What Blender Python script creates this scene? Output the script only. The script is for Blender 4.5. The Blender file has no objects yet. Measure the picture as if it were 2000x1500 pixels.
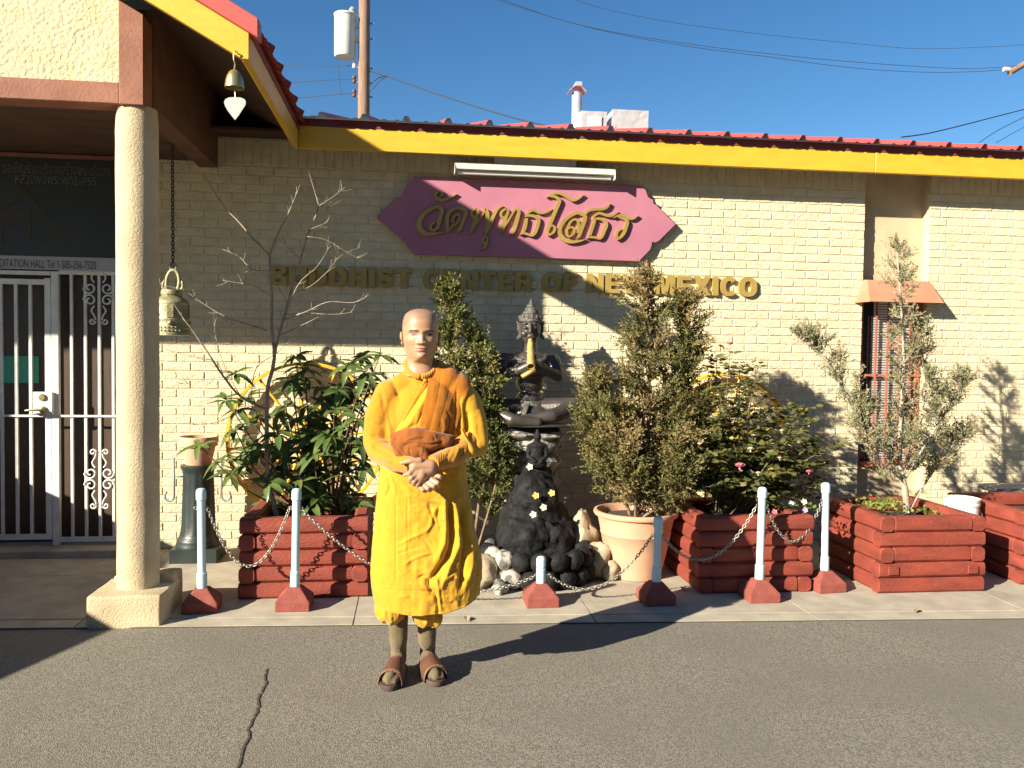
import bpy, bmesh, math, random
import numpy as np
from mathutils import Vector, Matrix, noise

# ---------------------------------------------------------------- camera, sky, sun, exposure
scene = bpy.context.scene
CAM_YAW, CAM_PITCH, CAM_ROLL, CAM_H, FOC = 6.9, 2.13, 0.8, 1.52, 1600.0
def _axes():
    y, p, r = (math.radians(a) for a in (CAM_YAW, CAM_PITCH, CAM_ROLL))
    fw = Vector((math.sin(y)*math.cos(p), math.cos(y)*math.cos(p), -math.sin(p)))
    r0 = Vector((math.cos(y), -math.sin(y), 0)); u0 = r0.cross(fw)
    return r0*math.cos(r)+u0*math.sin(r), u0*math.cos(r)-r0*math.sin(r), fw
AX = _axes()
cam_d = bpy.data.cameras.new('camera'); cam = bpy.data.objects.new('camera', cam_d)
scene.collection.objects.link(cam); scene.camera = cam
cam.matrix_world = Matrix(((AX[0].x, AX[1].x, -AX[2].x, 0), (AX[0].y, AX[1].y, -AX[2].y, 0),
                           (AX[0].z, AX[1].z, -AX[2].z, CAM_H), (0, 0, 0, 1)))
cam_d.sensor_width = 36.0; cam_d.lens = FOC/2000*36; cam_d.clip_start = 0.05; cam_d.clip_end = 3000

KX, KZ = 1.48, 0.772                     # sunlight travels (KX, 1, -KZ): read from the shadows on the wall
SUN_DIR = Vector((KX, 1, -KZ)).normalized()
SUN_EL = math.asin(-SUN_DIR.z)
world = bpy.data.worlds.new('World'); scene.world = world; world.use_nodes = True
wn = world.node_tree; bg = wn.nodes['Background']
sky = wn.nodes.new('ShaderNodeTexSky'); sky.sky_type = 'NISHITA'; sky.sun_disc = False
sky.sun_elevation = SUN_EL; sky.sun_rotation = math.atan2(-SUN_DIR.x, -SUN_DIR.y)
sky.altitude = 1600; sky.air_density = 1.0; sky.dust_density = 0.0; sky.ozone_density = 1.5
hsv = wn.nodes.new('ShaderNodeHueSaturation'); hsv.inputs['Saturation'].default_value = 1.3
wn.links.new(sky.outputs[0], hsv.inputs['Color']); wn.links.new(hsv.outputs[0], bg.inputs[0]); bg.inputs[1].default_value = 0.055
sun_d = bpy.data.lights.new('sun', 'SUN'); sun_d.energy = 5.0; sun_d.angle = math.radians(0.55)
sun_d.color = (1.0, 0.90, 0.72)
sun = bpy.data.objects.new('sun', sun_d); scene.collection.objects.link(sun)
sun.rotation_euler = SUN_DIR.to_track_quat('-Z', 'Y').to_euler(); sun.location = (-20, -15, 14)
vs = scene.view_settings
vs.view_transform = 'Standard'; vs.look = 'None'; vs.gamma = 1.0; vs.use_curve_mapping = False
vs.exposure = 1.38
scene.cycles.max_bounces = 6

# ---------------------------------------------------------------- helpers
col = scene.collection
R = random.Random(7)
def ray(px, py):
    return AX[0]*((px-1000)/FOC) + AX[1]*((750-py)/FOC) + AX[2]
def P(px, py, Y):                       # photo pixel -> point at depth Y (Y of the thing it belongs to)
    d = ray(px, py); t = Y/d.y
    return Vector((d.x*t, Y, CAM_H+d.z*t))
def G(px, py, Z=0.0):                   # photo pixel -> point on the ground
    d = ray(px, py); t = (Z-CAM_H)/d.z
    return Vector((d.x*t, d.y*t, Z))
def V(*a): return Vector(a)

MATS = {}
def mat(name, c1, c2=None, rough=0.7, scale=8.0, bump=0.0, bscale=60.0, metal=0.0, detail=4.0, contrast=(0.35, 0.65),
        tint=None, trans=0.0, spec=0.5, c3=None, s3=1.2, con3=(0.5, 0.7), stretch=None, bump2=0.0, b2scale=400.0, bdist=0.01, world=False):
    if name in MATS: return MATS[name]
    m = bpy.data.materials.new(name); m.use_nodes = True; nt = m.node_tree; N = nt.nodes; L = nt.links
    b = N['Principled BSDF']; b.inputs['Roughness'].default_value = rough; b.inputs['Metallic'].default_value = metal
    b.inputs['Specular IOR Level'].default_value = spec
    tc = N.new('ShaderNodeTexCoord'); vec = tc.outputs['Object']
    if world: vec = N.new('ShaderNodeNewGeometry').outputs['Position']
    if stretch:
        mp = N.new('ShaderNodeMapping'); mp.inputs['Scale'].default_value = stretch
        L.new(vec, mp.inputs[0]); vec = mp.outputs[0]
    out = None
    def noise_fac(sc, con, det=detail):
        n = N.new('ShaderNodeTexNoise'); n.inputs['Scale'].default_value = sc; n.inputs['Detail'].default_value = det
        L.new(vec, n.inputs['Vector'])
        r = N.new('ShaderNodeMapRange'); r.inputs[1].default_value = con[0]; r.inputs[2].default_value = con[1]
        L.new(n.outputs['Fac'], r.inputs[0]); return r.outputs[0]
    def mix(f, a, bb):
        x = N.new('ShaderNodeMix'); x.data_type = 'RGBA'
        if f is not None: L.new(f, x.inputs[0])
        for s, v in ((x.inputs[6], a), (x.inputs[7], bb)):
            if isinstance(v, tuple): s.default_value = (*v, 1)
            else: L.new(v, s)
        return x.outputs[2]
    out = c1
    if c2: out = mix(noise_fac(scale, contrast), c1, c2)
    if c3: out = mix(noise_fac(s3, con3), out, c3)
    if tint:                            # per-piece colour variation stored on the mesh
        at = N.new('ShaderNodeAttribute'); at.attribute_name = 'tint'
        out = mix(at.outputs['Fac'], out, tint)
    if isinstance(out, tuple): b.inputs['Base Color'].default_value = (*out, 1)
    else: L.new(out, b.inputs['Base Color'])
    nrm = None
    for amt, sc in ((bump, bscale), (bump2, b2scale)):
        if amt:
            n = N.new('ShaderNodeTexNoise'); n.inputs['Scale'].default_value = sc; n.inputs['Detail'].default_value = 5
            L.new(vec, n.inputs['Vector'])
            bp = N.new('ShaderNodeBump'); bp.inputs['Strength'].default_value = amt; bp.inputs['Distance'].default_value = bdist
            L.new(n.outputs['Fac'], bp.inputs['Height'])
            if nrm is not None: L.new(nrm, bp.inputs['Normal'])
            nrm = bp.outputs[0]
    if nrm is not None: L.new(nrm, b.inputs['Normal'])
    if trans:
        t = N.new('ShaderNodeBsdfTranslucent')
        if isinstance(out, tuple): t.inputs[0].default_value = (*out, 1)
        else: L.new(out, t.inputs[0])
        ms = N.new('ShaderNodeMixShader'); ms.inputs[0].default_value = trans
        L.new(b.outputs[0], ms.inputs[1]); L.new(t.outputs[0], ms.inputs[2]); L.new(ms.outputs[0], N['Material Output'].inputs[0])
    MATS[name] = m; return m

def root_of(o):
    while o.parent: o = o.parent
    return o
def tag(o, label=None, cat=None, group=None, kind=None):
    if label: o['label'] = label
    if cat: o['category'] = cat
    if group: o['group'] = group
    if kind: o['kind'] = kind
    return o
def thing(name, loc, label=None, cat=None, group=None):
    o = bpy.data.objects.new(name, None); col.objects.link(o); o.location = loc
    o.empty_display_size = 0.1
    return tag(o, label, cat, group)
def link(name, me, m=None, parent=None, local=False, **kw):
    """mesh in world coordinates -> object whose origin sits at its root's origin (or at its own base)"""
    if m is not None:
        me.materials.clear()
        for mm in (m if isinstance(m, (list, tuple)) else [m]): me.materials.append(mm)
    o = bpy.data.objects.new(name, me); col.objects.link(o)
    if parent is not None:
        o.parent = parent
        if not local: me.transform(Matrix.Translation(-root_of(parent).location))
    elif not local:
        n = len(me.vertices); a = np.empty(n*3); me.vertices.foreach_get('co', a); a = a.reshape(-1, 3)
        c = Vector(((a[:, 0].min()+a[:, 0].max())/2, (a[:, 1].min()+a[:, 1].max())/2, a[:, 2].min()))
        me.transform(Matrix.Translation(-c)); o.location = c
    return tag(o, **kw) if kw else o

def frame(d, up=Vector((0, 0, 1))):
    d = d.normalized()
    if abs(d.dot(up)) > 0.98: up = Vector((0, 1, 0)) if abs(d.y) < 0.9 else Vector((1, 0, 0))
    a = d.cross(up).normalized(); return a, a.cross(d).normalized()

class MB:
    def __init__(s): s.v = []; s.f = []; s.mi = []; s.cur = 0
    def add(s, vs_, fs):
        k = len(s.v); s.v += [tuple(v) for v in vs_]; s.f += [tuple(i+k for i in f) for f in fs]; s.mi += [s.cur]*len(fs)
        return s
    def box(s, x0, x1, y0, y1, z0, z1, M=None):
        v = [V(x, y, z) for z in (z0, z1) for y in (y0, y1) for x in (x0, x1)]
        if M: v = [M @ p for p in v]
        return s.add(v, [(0, 2, 3, 1), (4, 5, 7, 6), (0, 1, 5, 4), (2, 6, 7, 3), (0, 4, 6, 2), (1, 3, 7, 5)])
    def tube(s, pts, rad, n=8, cap=True, squash=1.0, up=Vector((0, 0, 1))):
        pts = [Vector(p) for p in pts]; m = len(pts)
        if not isinstance(rad, (list, tuple)): rad = [rad]*m
        vv = []; prev = None
        for i, p in enumerate(pts):
            d = pts[min(i+1, m-1)]-pts[max(i-1, 0)]
            if d.length < 1e-9: d = Vector((0, 0, 1))
            if prev is None: a, b = frame(d, up)
            else:
                d = d.normalized(); a = (prev-d*prev.dot(d))
                if a.length < 1e-6: a, b = frame(d, up)
                a.normalize(); b = a.cross(d).normalized()
            prev = a
            for k in range(n):
                t = 2*math.pi*k/n; vv.append(p+(a*math.cos(t)+b*math.sin(t)*squash)*rad[i])
        fs = [(i*n+k, i*n+(k+1) % n, (i+1)*n+(k+1) % n, (i+1)*n+k) for i in range(m-1) for k in range(n)]
        if cap: fs += [tuple(range(n))[::-1], tuple((m-1)*n+k for k in range(n))]
        return s.add(vv, fs)
    def lathe(s, prof, c=(0, 0, 0), n=24, sx=1.0, sy=1.0, M=None, cap=True):
        c = Vector(c); vv = []
        for r, z in prof:
            for k in range(n):
                t = 2*math.pi*k/n; vv.append(c+V(r*math.cos(t)*sx, r*math.sin(t)*sy, z))
        if M: vv = [M @ p for p in vv]
        m = len(prof)
        fs = [(i*n+k, i*n+(k+1) % n, (i+1)*n+(k+1) % n, (i+1)*n+k) for i in range(m-1) for k in range(n)]
        if cap: fs += [tuple(range(n))[::-1], tuple((m-1)*n+k for k in range(n))]
        return s.add(vv, fs)
    def prism(s, poly, y0, y1):         # poly of (x, z), extruded in Y from y0 (front) to y1
        n = len(poly)
        a = sum(poly[i][0]*poly[(i+1) % n][1]-poly[(i+1) % n][0]*poly[i][1] for i in range(n))
        if a < 0: poly = poly[::-1]
        v = [V(x, y0, z) for x, z in poly]+[V(x, y1, z) for x, z in poly]
        return s.add(v, [tuple(range(n)), tuple(range(n, 2*n))[::-1]]+[(i, i+n, (i+1) % n+n, (i+1) % n) for i in range(n)])
    def ell(s, c, r, rot=None, nu=20, nv=12):
        c = Vector(c); vv = []; fs = []
        if not isinstance(r, (tuple, list)): r = (r, r, r)
        for i in range(nv+1):
            th = math.pi*i/nv
            for k in range(nu):
                ph = 2*math.pi*k/nu
                p = V(r[0]*math.sin(th)*math.cos(ph), r[1]*math.sin(th)*math.sin(ph), r[2]*math.cos(th))
                if rot: p = rot @ p
                vv.append(c+p)
        for i in range(nv):
            for k in range(nu): fs.append((i*nu+k, (i+1)*nu+k, (i+1)*nu+(k+1) % nu, i*nu+(k+1) % nu))
        return s.add(vv, fs)
    def cap(s, p0, p1, r0, r1, n=14):   # tapered capsule
        p0, p1 = Vector(p0), Vector(p1); d = (p1-p0); L = d.length
        if L < 1e-6: return s.ell(p0, r0)
        d /= L; pts = []; rr = []
        for a in (1.45, 1.1, 0.75, 0.35, 0): pts.append(p0-d*r0*math.sin(a)); rr.append(max(r0*math.cos(a), 1e-4))
        for a in (0, 0.35, 0.75, 1.1, 1.45): pts.append(p1+d*r1*math.sin(a)); rr.append(max(r1*math.cos(a), 1e-4))
        return s.tube(pts, rr, n)
    def chain(s, pts, rr):
        for i in range(len(pts)-1): s.cap(pts[i], pts[i+1], rr[i], rr[i+1])
        return s
    def mesh(s, name='m'):
        me = bpy.data.meshes.new(name); me.from_pydata(s.v, [], s.f); 
        if any(s.mi): me.polygons.foreach_set('material_index', s.mi)
        me.update(); return me
    def build(s, name, m=None, parent=None, smooth=None, bevel=0.0, seg=1, local=False, fix=False, **kw):
        me = s.mesh(name)
        if bevel or fix:
            bm = bmesh.new(); bm.from_mesh(me)
            if fix: bmesh.ops.recalc_face_normals(bm, faces=bm.faces)
            if bevel:
                es = [e for e in bm.edges if len(e.link_faces) == 2 and e.calc_face_angle(0) > 0.5]
                bmesh.ops.bevel(bm, geom=es, offset=bevel, segments=seg, profile=0.6, affect='EDGES', clamp_overlap=True)
            bm.to_mesh(me); bm.free()
        if smooth is not None: shade(me, smooth)
        return link(name, me, m, parent, local, **kw)
def shade(me, ang=0.7):
    me.polygons.foreach_set('use_smooth', [True]*len(me.polygons))
    if ang < 3: me.set_sharp_from_angle(angle=ang)
    me.update()
def remesh(mb, voxel, it=4, fac=0.5):
    me = mb.mesh('tmp'); o = bpy.data.objects.new('tmp', me); col.objects.link(o)
    md = o.modifiers.new('r', 'REMESH'); md.mode = 'VOXEL'; md.voxel_size = voxel; md.use_smooth_shade = True
    if it:
        ms = o.modifiers.new('s', 'SMOOTH'); ms.factor = fac; ms.iterations = it
    dg = bpy.context.evaluated_depsgraph_get()
    me2 = bpy.data.meshes.new_from_object(o.evaluated_get(dg))
    bpy.data.objects.remove(o); bpy.data.meshes.remove(me)
    shade(me2, 9); return me2
def getco(me):
    a = np.empty(len(me.vertices)*3); me.vertices.foreach_get('co', a); return a.reshape(-1, 3)
def getno(me):
    a = np.empty(len(me.vertices)*3, np.float32); me.vertex_normals.foreach_get('vector', a); return a.reshape(-1, 3).astype(float)
def setco(me, a): me.vertices.foreach_set('co', np.ascontiguousarray(a).ravel()); me.update()
def setattr_f(me, name, vals, dom='POINT'):
    at = me.attributes.new(name, 'FLOAT', dom); at.data.foreach_set('value', np.asarray(vals, np.float32))
def npmesh(name, v, f, tint=None):      # v (n,3), f (m,k) numpy arrays
    me = bpy.data.meshes.new(name); n, k = f.shape
    me.vertices.add(len(v)); me.vertices.foreach_set('co', v.astype(np.float32).ravel())
    me.loops.add(n*k); me.loops.foreach_set('vertex_index', f.astype(np.int32).ravel())
    me.polygons.add(n); me.polygons.foreach_set('loop_start', np.arange(0, n*k, k, dtype=np.int32))
    me.update(calc_edges=True); me.validate()
    if tint is not None: setattr_f(me, 'tint', tint)
    return me
def smoothpath(pts, n=6):               # Catmull-Rom through vectors
    pts = [Vector(p) for p in pts]; out = []
    for i in range(len(pts)-1):
        a = pts[max(i-1, 0)]; b = pts[i]; c = pts[i+1]; d = pts[min(i+2, len(pts)-1)]
        for k in range(n):
            t = k/n; out.append(0.5*((2*b)+(c-a)*t+(2*a-5*b+4*c-d)*t*t+(3*b-a-3*c+d)*t**3))
    out.append(pts[-1]); return out
def copy_tree(o, parent=None):
    c = o.copy(); col.objects.link(c); c.parent = parent
    for ch in list(o.children): copy_tree(ch, c)
    return c
def vnoise(a, s, seed=0.0):             # cheap smooth value noise on an (n,3) array, range -1..1
    p = a*s+seed; i = np.floor(p).astype(np.int64); f = p-i; f = f*f*(3-2*f)
    def h(x, y, z):
        n = (x*374761393+y*668265263+z*1274126177) & 0xffffffff
        n = ((n ^ (n >> 13))*1103515245) & 0xffffffff
        return ((n ^ (n >> 16)) & 0xffff)/32767.5-1
    r = 0
    for dx in (0, 1):
        for dy in (0, 1):
            for dz in (0, 1):
                w = (f[:, 0] if dx else 1-f[:, 0])*(f[:, 1] if dy else 1-f[:, 1])*(f[:, 2] if dz else 1-f[:, 2])
                r = r+w*h(i[:, 0]+dx, i[:, 1]+dy, i[:, 2]+dz)
    return r

# ---------------------------------------------------------------- materials
WALL_Y = 6.45
M_brick = mat('painted_brick', (0.70, 0.615, 0.42), (0.60, 0.52, 0.35), 0.85, 9, 0.9, 75, bdist=0.012, bump2=0.35, b2scale=260, world=True)
M_mortar = mat('painted_mortar', (0.64, 0.56, 0.38), (0.54, 0.465, 0.315), 0.9, 14, 0.5, 120)
M_stucco = mat('stucco', (0.56, 0.46, 0.30), (0.47, 0.375, 0.24), 0.9, 5, 0.7, 90, bump2=0.5, b2scale=260, bdist=0.008)
M_stucco2 = mat('rough_stucco', (0.62, 0.56, 0.37), (0.52, 0.46, 0.29), 0.9, 6, 0.9, 45, bump2=0.4, b2scale=200, bdist=0.015)
M_brown = mat('brown_timber', (0.27, 0.115, 0.07), (0.21, 0.08, 0.05), 0.75, 6, 0.3, 60, stretch=(1, 1, 1))
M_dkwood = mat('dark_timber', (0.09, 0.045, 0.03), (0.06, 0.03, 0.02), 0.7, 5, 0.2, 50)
M_yellow = mat('yellow_paint', (0.64, 0.385, 0.035), (0.58, 0.34, 0.03), 0.45, 5, 0.12, 40, stretch=(1, 1, 4))
M_roof = mat('red_metal_roof', (0.42, 0.075, 0.065), (0.36, 0.06, 0.055), 0.5, 3, 0.0)
M_trim = mat('dark_red_trim', (0.17, 0.045, 0.05), (0.14, 0.035, 0.04), 0.6, 5)
M_white = mat('white_metal', (0.74, 0.74, 0.70), (0.62, 0.62, 0.58), 0.45, 12)
M_asph = mat('asphalt', (0.255, 0.232, 0.186), (0.130, 0.119, 0.096), 0.9, 120, 1.0, 170, contrast=(0.40, 0.60),
             c3=(0.165, 0.150, 0.121), s3=1.3, con3=(0.45, 0.75), bdist=0.006)
M_conc = mat('concrete', (0.42, 0.375, 0.295), (0.33, 0.293, 0.23), 0.9, 7, 0.5, 160, c3=(0.235, 0.21, 0.165), s3=2.3, con3=(0.56, 0.78), bdist=0.004)
M_dark = mat('joint_dirt', (0.06, 0.055, 0.045), None, 0.95)
M_black = mat('dark_interior', (0.018, 0.016, 0.015), None, 0.6)
M_glass = mat('dark_glass', (0.02, 0.02, 0.022), None, 0.08, spec=0.6)
M_log = mat('red_stained_log', (0.255, 0.046, 0.026), (0.17, 0.032, 0.02), 0.72, 5, 0.5, 40, c3=(0.16, 0.05, 0.035), s3=6, con3=(0.62, 0.8), stretch=(1, 1, 3))
M_logend = mat('red_log_end', (0.23, 0.055, 0.034), (0.16, 0.04, 0.026), 0.8, 30, 0.4, 80)
M_soil = mat('soil', (0.07, 0.05, 0.035), (0.04, 0.03, 0.02), 0.95, 30, 1.0, 60)
M_pipe = mat('pale_blue_pipe', (0.50, 0.70, 0.75), (0.44, 0.63, 0.69), 0.35, 6)
M_redconc = mat('red_concrete', (0.27, 0.068, 0.05), (0.21, 0.052, 0.04), 0.85, 20, 0.5, 150)
M_steel = mat('chain_steel', (0.42, 0.40, 0.35), (0.30, 0.28, 0.24), 0.45, 30, metal=0.7)
M_terra = mat('terracotta', (0.58, 0.33, 0.21), (0.50, 0.28, 0.18), 0.75, 6, 0.15, 80)
M_gold = mat('gold_leaf', (0.50, 0.35, 0.10), (0.40, 0.28, 0.08), 0.42, 9, metal=0.45)
M_goldlet = mat('gold_letter_paint', (0.42, 0.30, 0.085), (0.36, 0.255, 0.07), 0.5, 9, metal=0.25)
M_sign = mat('purple_sign_paint', (0.39, 0.15, 0.21), (0.35, 0.13, 0.19), 0.55, 3)
M_bell = mat('aged_bronze', (0.36, 0.33, 0.19), (0.22, 0.20, 0.11), 0.5, 25, 0.5, 90, metal=0.35)
M_brass = mat('brass', (0.50, 0.42, 0.20), (0.38, 0.31, 0.14), 0.35, 10, metal=0.75)
M_alum = mat('aluminium', (0.46, 0.50, 0.47), (0.40, 0.44, 0.41), 0.5, 8, metal=0.3)
M_iron = mat('green_cast_iron', (0.030, 0.042, 0.040), (0.020, 0.030, 0.029), 0.4, 10, 0.15, 120)
M_hook = mat('grey_iron', (0.22, 0.25, 0.26), None, 0.5)
M_wheel = mat('wheel_yellow', (0.80, 0.43, 0.02), (0.68, 0.35, 0.015), 0.45, 9)
M_rust = mat('rust_red_paint', (0.40, 0.13, 0.075), (0.32, 0.10, 0.06), 0.6, 8)
M_pole = mat('weathered_pole', (0.28, 0.175, 0.12), (0.20, 0.125, 0.085), 0.9, 6, 0.5, 40, stretch=(3, 3, 0.4))
M_galv = mat('galvanised', (0.60, 0.61, 0.61), (0.48, 0.49, 0.50), 0.35, 7, 0.35, 9, metal=0.35)
M_wire = mat('cable_black', (0.03, 0.03, 0.032), None, 0.7)
# ================================================================ SETTING
def edge_y(x): return 4.57-0.047*x
tag(MB().add([(-300, -300, -0.012), (300, -300, -0.012), (300, 300, -0.012), (-300, 300, -0.012)], [(0, 1, 2, 3)]).build('asphalt', M_asph, local=True),
    kind='structure')
asph = bpy.data.objects['asphalt']
ck = [(522, 1306), (517, 1322), (521, 1334), (512, 1348), (503, 1366), (505, 1380), (497, 1400), (484, 1424), (487, 1440), (474, 1462), (470, 1482), (464, 1500), (459, 1530)]
cp = []
for a, b in zip(ck, ck[1:]):
    for k in range(4):
        t = k/4; cp.append(G(a[0]*(1-t)+b[0]*t+R.uniform(-1.6, 1.6), a[1]*(1-t)+b[1]*t, -0.0085))
cm = MB(); n = len(cp)
cm.add([p+V(-(0.002+0.004*abs(math.sin(i*1.7))), 0, 0) for i, p in enumerate(cp)]+[p+V(0.002+0.004*abs(math.cos(i*2.3)), 0, 0) for i, p in enumerate(cp)],
       [(i+1, i, n+i, n+i+1) for i in range(n-1)])
cm.build('crack', M_dark, asph, local=True)

base = MB(); xs = [-9, 9]
base.add([(x, edge_y(x)+0.002, z) for x in xs for z in (-0.03, -0.006)]+[(x, 6.7, z) for x in xs for z in (-0.03, -0.006)],
         [(1, 3, 7, 5), (0, 2, 3, 1)])
sw = base.build('sidewalk', M_dark, kind='structure')
def slab(x0, x1, y0f, y1f, name='slab', dz=0.0, g=0.004):
    nx = max(2, int((x1-x0)/0.25)); mbs = MB(); top = []
    for i in range(nx+1):
        x = x0+g+(x1-x0-2*g)*i/nx
        for yy in (y0f(x)+g, y1f(x)-g): top.append(V(x, yy, dz+R.uniform(-0.0015, 0.0015)))
    k = len(top); vv = top+[V(p.x, p.y, -0.03) for p in top]; f = []
    for i in range(nx):
        a = 2*i; f.append((a, a+2, a+3, a+1)); f.append((a+k, a+2+k, a+2, a)); f.append((a+1, a+3, a+3+k, a+1+k))
    f += [(0, 1, 1+k, k), (2*nx+1, 2*nx, 2*nx+k, 2*nx+1+k)]
    mbs.add(vv, f).build(name, M_conc, sw)
jx = [-9, -6.2, -3.9, -1.82, -0.32, 1.05, 2.35, 3.72, 5.1, 7.0, 9.0]
for a, b in zip(jx, jx[1:]):
    slab(a, b, edge_y, lambda x: edge_y(x)+0.135, 'kerb_strip', -0.002)
    ym = 5.72
    slab(a, b, lambda x: edge_y(x)+0.135, lambda x: ym, 'slab', R.uniform(-0.001, 0.002), 0.003)
    slab(a, b, lambda x: ym, lambda x: WALL_Y-0.001, 'slab', R.uniform(-0.001, 0.002), 0.003)
# low step in front of the door
stp = MB().box(-4.6, -2.02, 6.19, WALL_Y, -0.02, 0.055).build('door_step', M_conc, None, bevel=0.006, kind='structure')

# ================================================================ BRICK BUILDING
bld = thing('brick_building', (1.2, WALL_Y, 0), 'cream painted brick building with yellow eave board and red ribbed metal roof', 'building')
XL, XR1, XR2, XE = -2.10, 3.714, 4.287, 6.6
CZ, BL = 0.0677, 0.2032
ZT = 43*CZ
REC = 0.10
wall = MB()
wall.box(XL, XR1-0.004, WALL_Y, WALL_Y+0.25, -0.02, ZT+0.24)
wall.box(XR2+0.004, XE, WALL_Y, WALL_Y+0.25, -0.02, ZT+0.24)
wall.box(-8, -3.9, WALL_Y, WALL_Y+0.25, -0.02, ZT+0.24)
wall.box(-3.9, XL, WALL_Y, WALL_Y+0.25, 2.80, ZT+0.24)
wo = wall.build('wall', M_mortar, bld)
def brick_mesh(w, h, seed, dep=0.034):
    rr = random.Random(seed); ch = 0.004; nx = max(2, round(w/0.05)); nz = max(2, round(h/0.03)); g = []
    for j in range(nz+1):
        for i in range(nx+1):
            x = -w/2+ch+(w-2*ch)*i/nx; z = -h/2+ch+(h-2*ch)*j/nz
            g.append((x+rr.uniform(-.001, .001), -0.0065+rr.uniform(-.0018, .0018), z+rr.uniform(-.001, .001)))
    f = [(j*(nx+1)+i, j*(nx+1)+i+1, (j+1)*(nx+1)+i+1, (j+1)*(nx+1)+i) for j in range(nz) for i in range(nx)]
    k = len(g)
    g += [(-w/2, -0.001, -h/2), (w/2, -0.001, -h/2), (w/2, -0.001, h/2), (-w/2, -0.001, h/2),
          (-w/2, dep, -h/2), (w/2, dep, -h/2), (w/2, dep, h/2), (-w/2, dep, h/2)]
    bl, br, tr, tl = 0, nx, (nz+1)*(nx+1)-1, nz*(nx+1)
    f += [tuple([k, k+1]+[br-i for i in range(nx+1)]), tuple([k+1, k+2]+[tr-j*(nx+1) for j in range(nz+1)]),
          tuple([k+2, k+3]+[tl+i for i in range(nx+1)]), tuple([k+3, k]+[bl+j*(nx+1) for j in range(nz+1)])]
    for a, b in ((0, 1), (1, 2), (2, 3), (3, 0)): f.append((k+b, k+a, k+4+a, k+4+b))
    me = bpy.data.meshes.new('brick'); me.from_pydata(g, [], f); me.materials.append(M_brick); return me
BM = {}
def bmesh_for(w, h):
    key = (round(w, 3), round(h, 3))
    if key not in BM: BM[key] = [brick_mesh(w, h, 11*i+int(w*1000)) for i in range(5)]
    return R.choice(BM[key])
J = 0.0085
slots = []
for c in range(43):
    z = ZT-(c+0.5)*CZ
    x = XR1-(BL/2 if c % 2 == 0 else 0)
    if c % 2 == 0: slots.append((XR1-BL/4-0.001, z, BL/2-J/2, CZ-J))
    while x-BL > XL-0.01:
        slots.append((x-BL/2, z, BL-J, CZ-J)); x -= BL
    x = XR2+(BL/2 if c % 2 == 0 else BL*0.78)
    slots.append(((XR2+x-J)/2, z, x-XR2-J/2, CZ-J))
    while x+BL < XE:
        slots.append((x+BL/2, z, BL-J, CZ-J)); x += BL
for a, b in ((XL, XR1), (XR2, XE)):
    k = int((b-a)/CZ)
    for i in range(k): slots.append((a+(i+0.5)*CZ, ZT+BL/2, CZ-J, BL-J))
def proj(p):
    d = Vector(p)-V(0, 0, CAM_H); z = d.dot(AX[2]); return 1000+FOC*d.dot(AX[0])/z, 750-FOC*d.dot(AX[1])/z
HID = [(0, 0, 312, 1500), (700, 590, 958, 1300), (735, 340, 1322, 512), (850, 560, 1000, 1100), (1110, 560, 1420, 1100), (960, 590, 1130, 1100),
       (360, 840, 440, 1100), (440, 700, 720, 1100), (1380, 670, 1640, 1100), (1690, 0, 1818, 1500), (1530, 640, 1930, 1100), (300, 985, 2000, 1200), (520, 515, 1480, 582), (300, 180, 600, 335)]
vis = []; rest = []
for s in slots:
    px, py = proj((s[0], WALL_Y, s[1]))
    ok = 0 < px < 2000 and 0 < py < 1500 and s[2] > 0.15 and not any(a < px < c and b < py < d for a, b, c, d in HID)
    (vis if ok else rest).append(s)
vis.sort(key=lambda s: (s[0]**2+WALL_Y**2)); rest += vis[295:]; vis = vis[:295]
bo = bld.location
for x, z, w, h in vis:
    o = bpy.data.objects.new('brick', bmesh_for(w, h)); col.objects.link(o); o.parent = wo
    o.location = V(x+R.uniform(-.0012, .0012), WALL_Y+R.uniform(-.0014, .0014), z+R.uniform(-.0012, .0012))-bo
    o.rotation_euler = (R.uniform(-.012, .012), R.uniform(-.004, .004), R.uniform(-.006, .006))
jb = bmesh.new()
for x, z, w, h in rest:
    k = len(jb.verts); jb.from_mesh(bmesh_for(w, h)); jb.verts.ensure_lookup_table()
    bmesh.ops.rotate(jb, verts=jb.verts[k:], cent=(0, 0, 0), matrix=Matrix.Rotation(R.uniform(-.006, .006), 3, 'Z') @ Matrix.Rotation(R.uniform(-.012, .012), 3, 'X'))
    bmesh.ops.translate(jb, verts=jb.verts[k:], vec=(x, WALL_Y+R.uniform(-.0014, .0014), z))
jm = bpy.data.meshes.new('brickwork'); jb.to_mesh(jm); jb.free()
link('brickwork', jm, M_brick, wo, kind='stuff')
# recess with stucco panel, window, hood
MB().box(XR1-0.004, XR2+0.004, WALL_Y+REC, WALL_Y+0.3, -0.02, ZT+0.24).build('recess_panel', M_stucco, bld)
jam = MB(); jam.box(XR1-0.012, XR1-0.0035, WALL_Y+0.001, WALL_Y+REC+0.01, -0.02, ZT+0.2); jam.box(XR2+0.0035, XR2+0.012, WALL_Y+0.001, WALL_Y+REC+0.01, -0.02, ZT+0.2)
jam.build('recess_reveal', M_stucco, bld)
WZ0, WZ1 = 0.62, 2.13; WY = WALL_Y+REC-0.01
win = MB().box(XR1+0.03, XR2-0.03, WY-0.001, WY+0.02, WZ0, WZ1).build('window', M_glass, bld)
fr = MB()
for a, b, c, d in ((XR1+0.005, XR1+0.045, WZ0-0.02, WZ1), (XR2-0.05, XR2-0.005, WZ0-0.02, WZ1), (XR1+0.045, XR2-0.05, WZ0-0.02, WZ0+0.02), (XR1+0.045, XR2-0.05, WZ1-0.04, WZ1)):
    fr.box(a, b, WY-0.035, WY+0.012, c, d)
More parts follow.
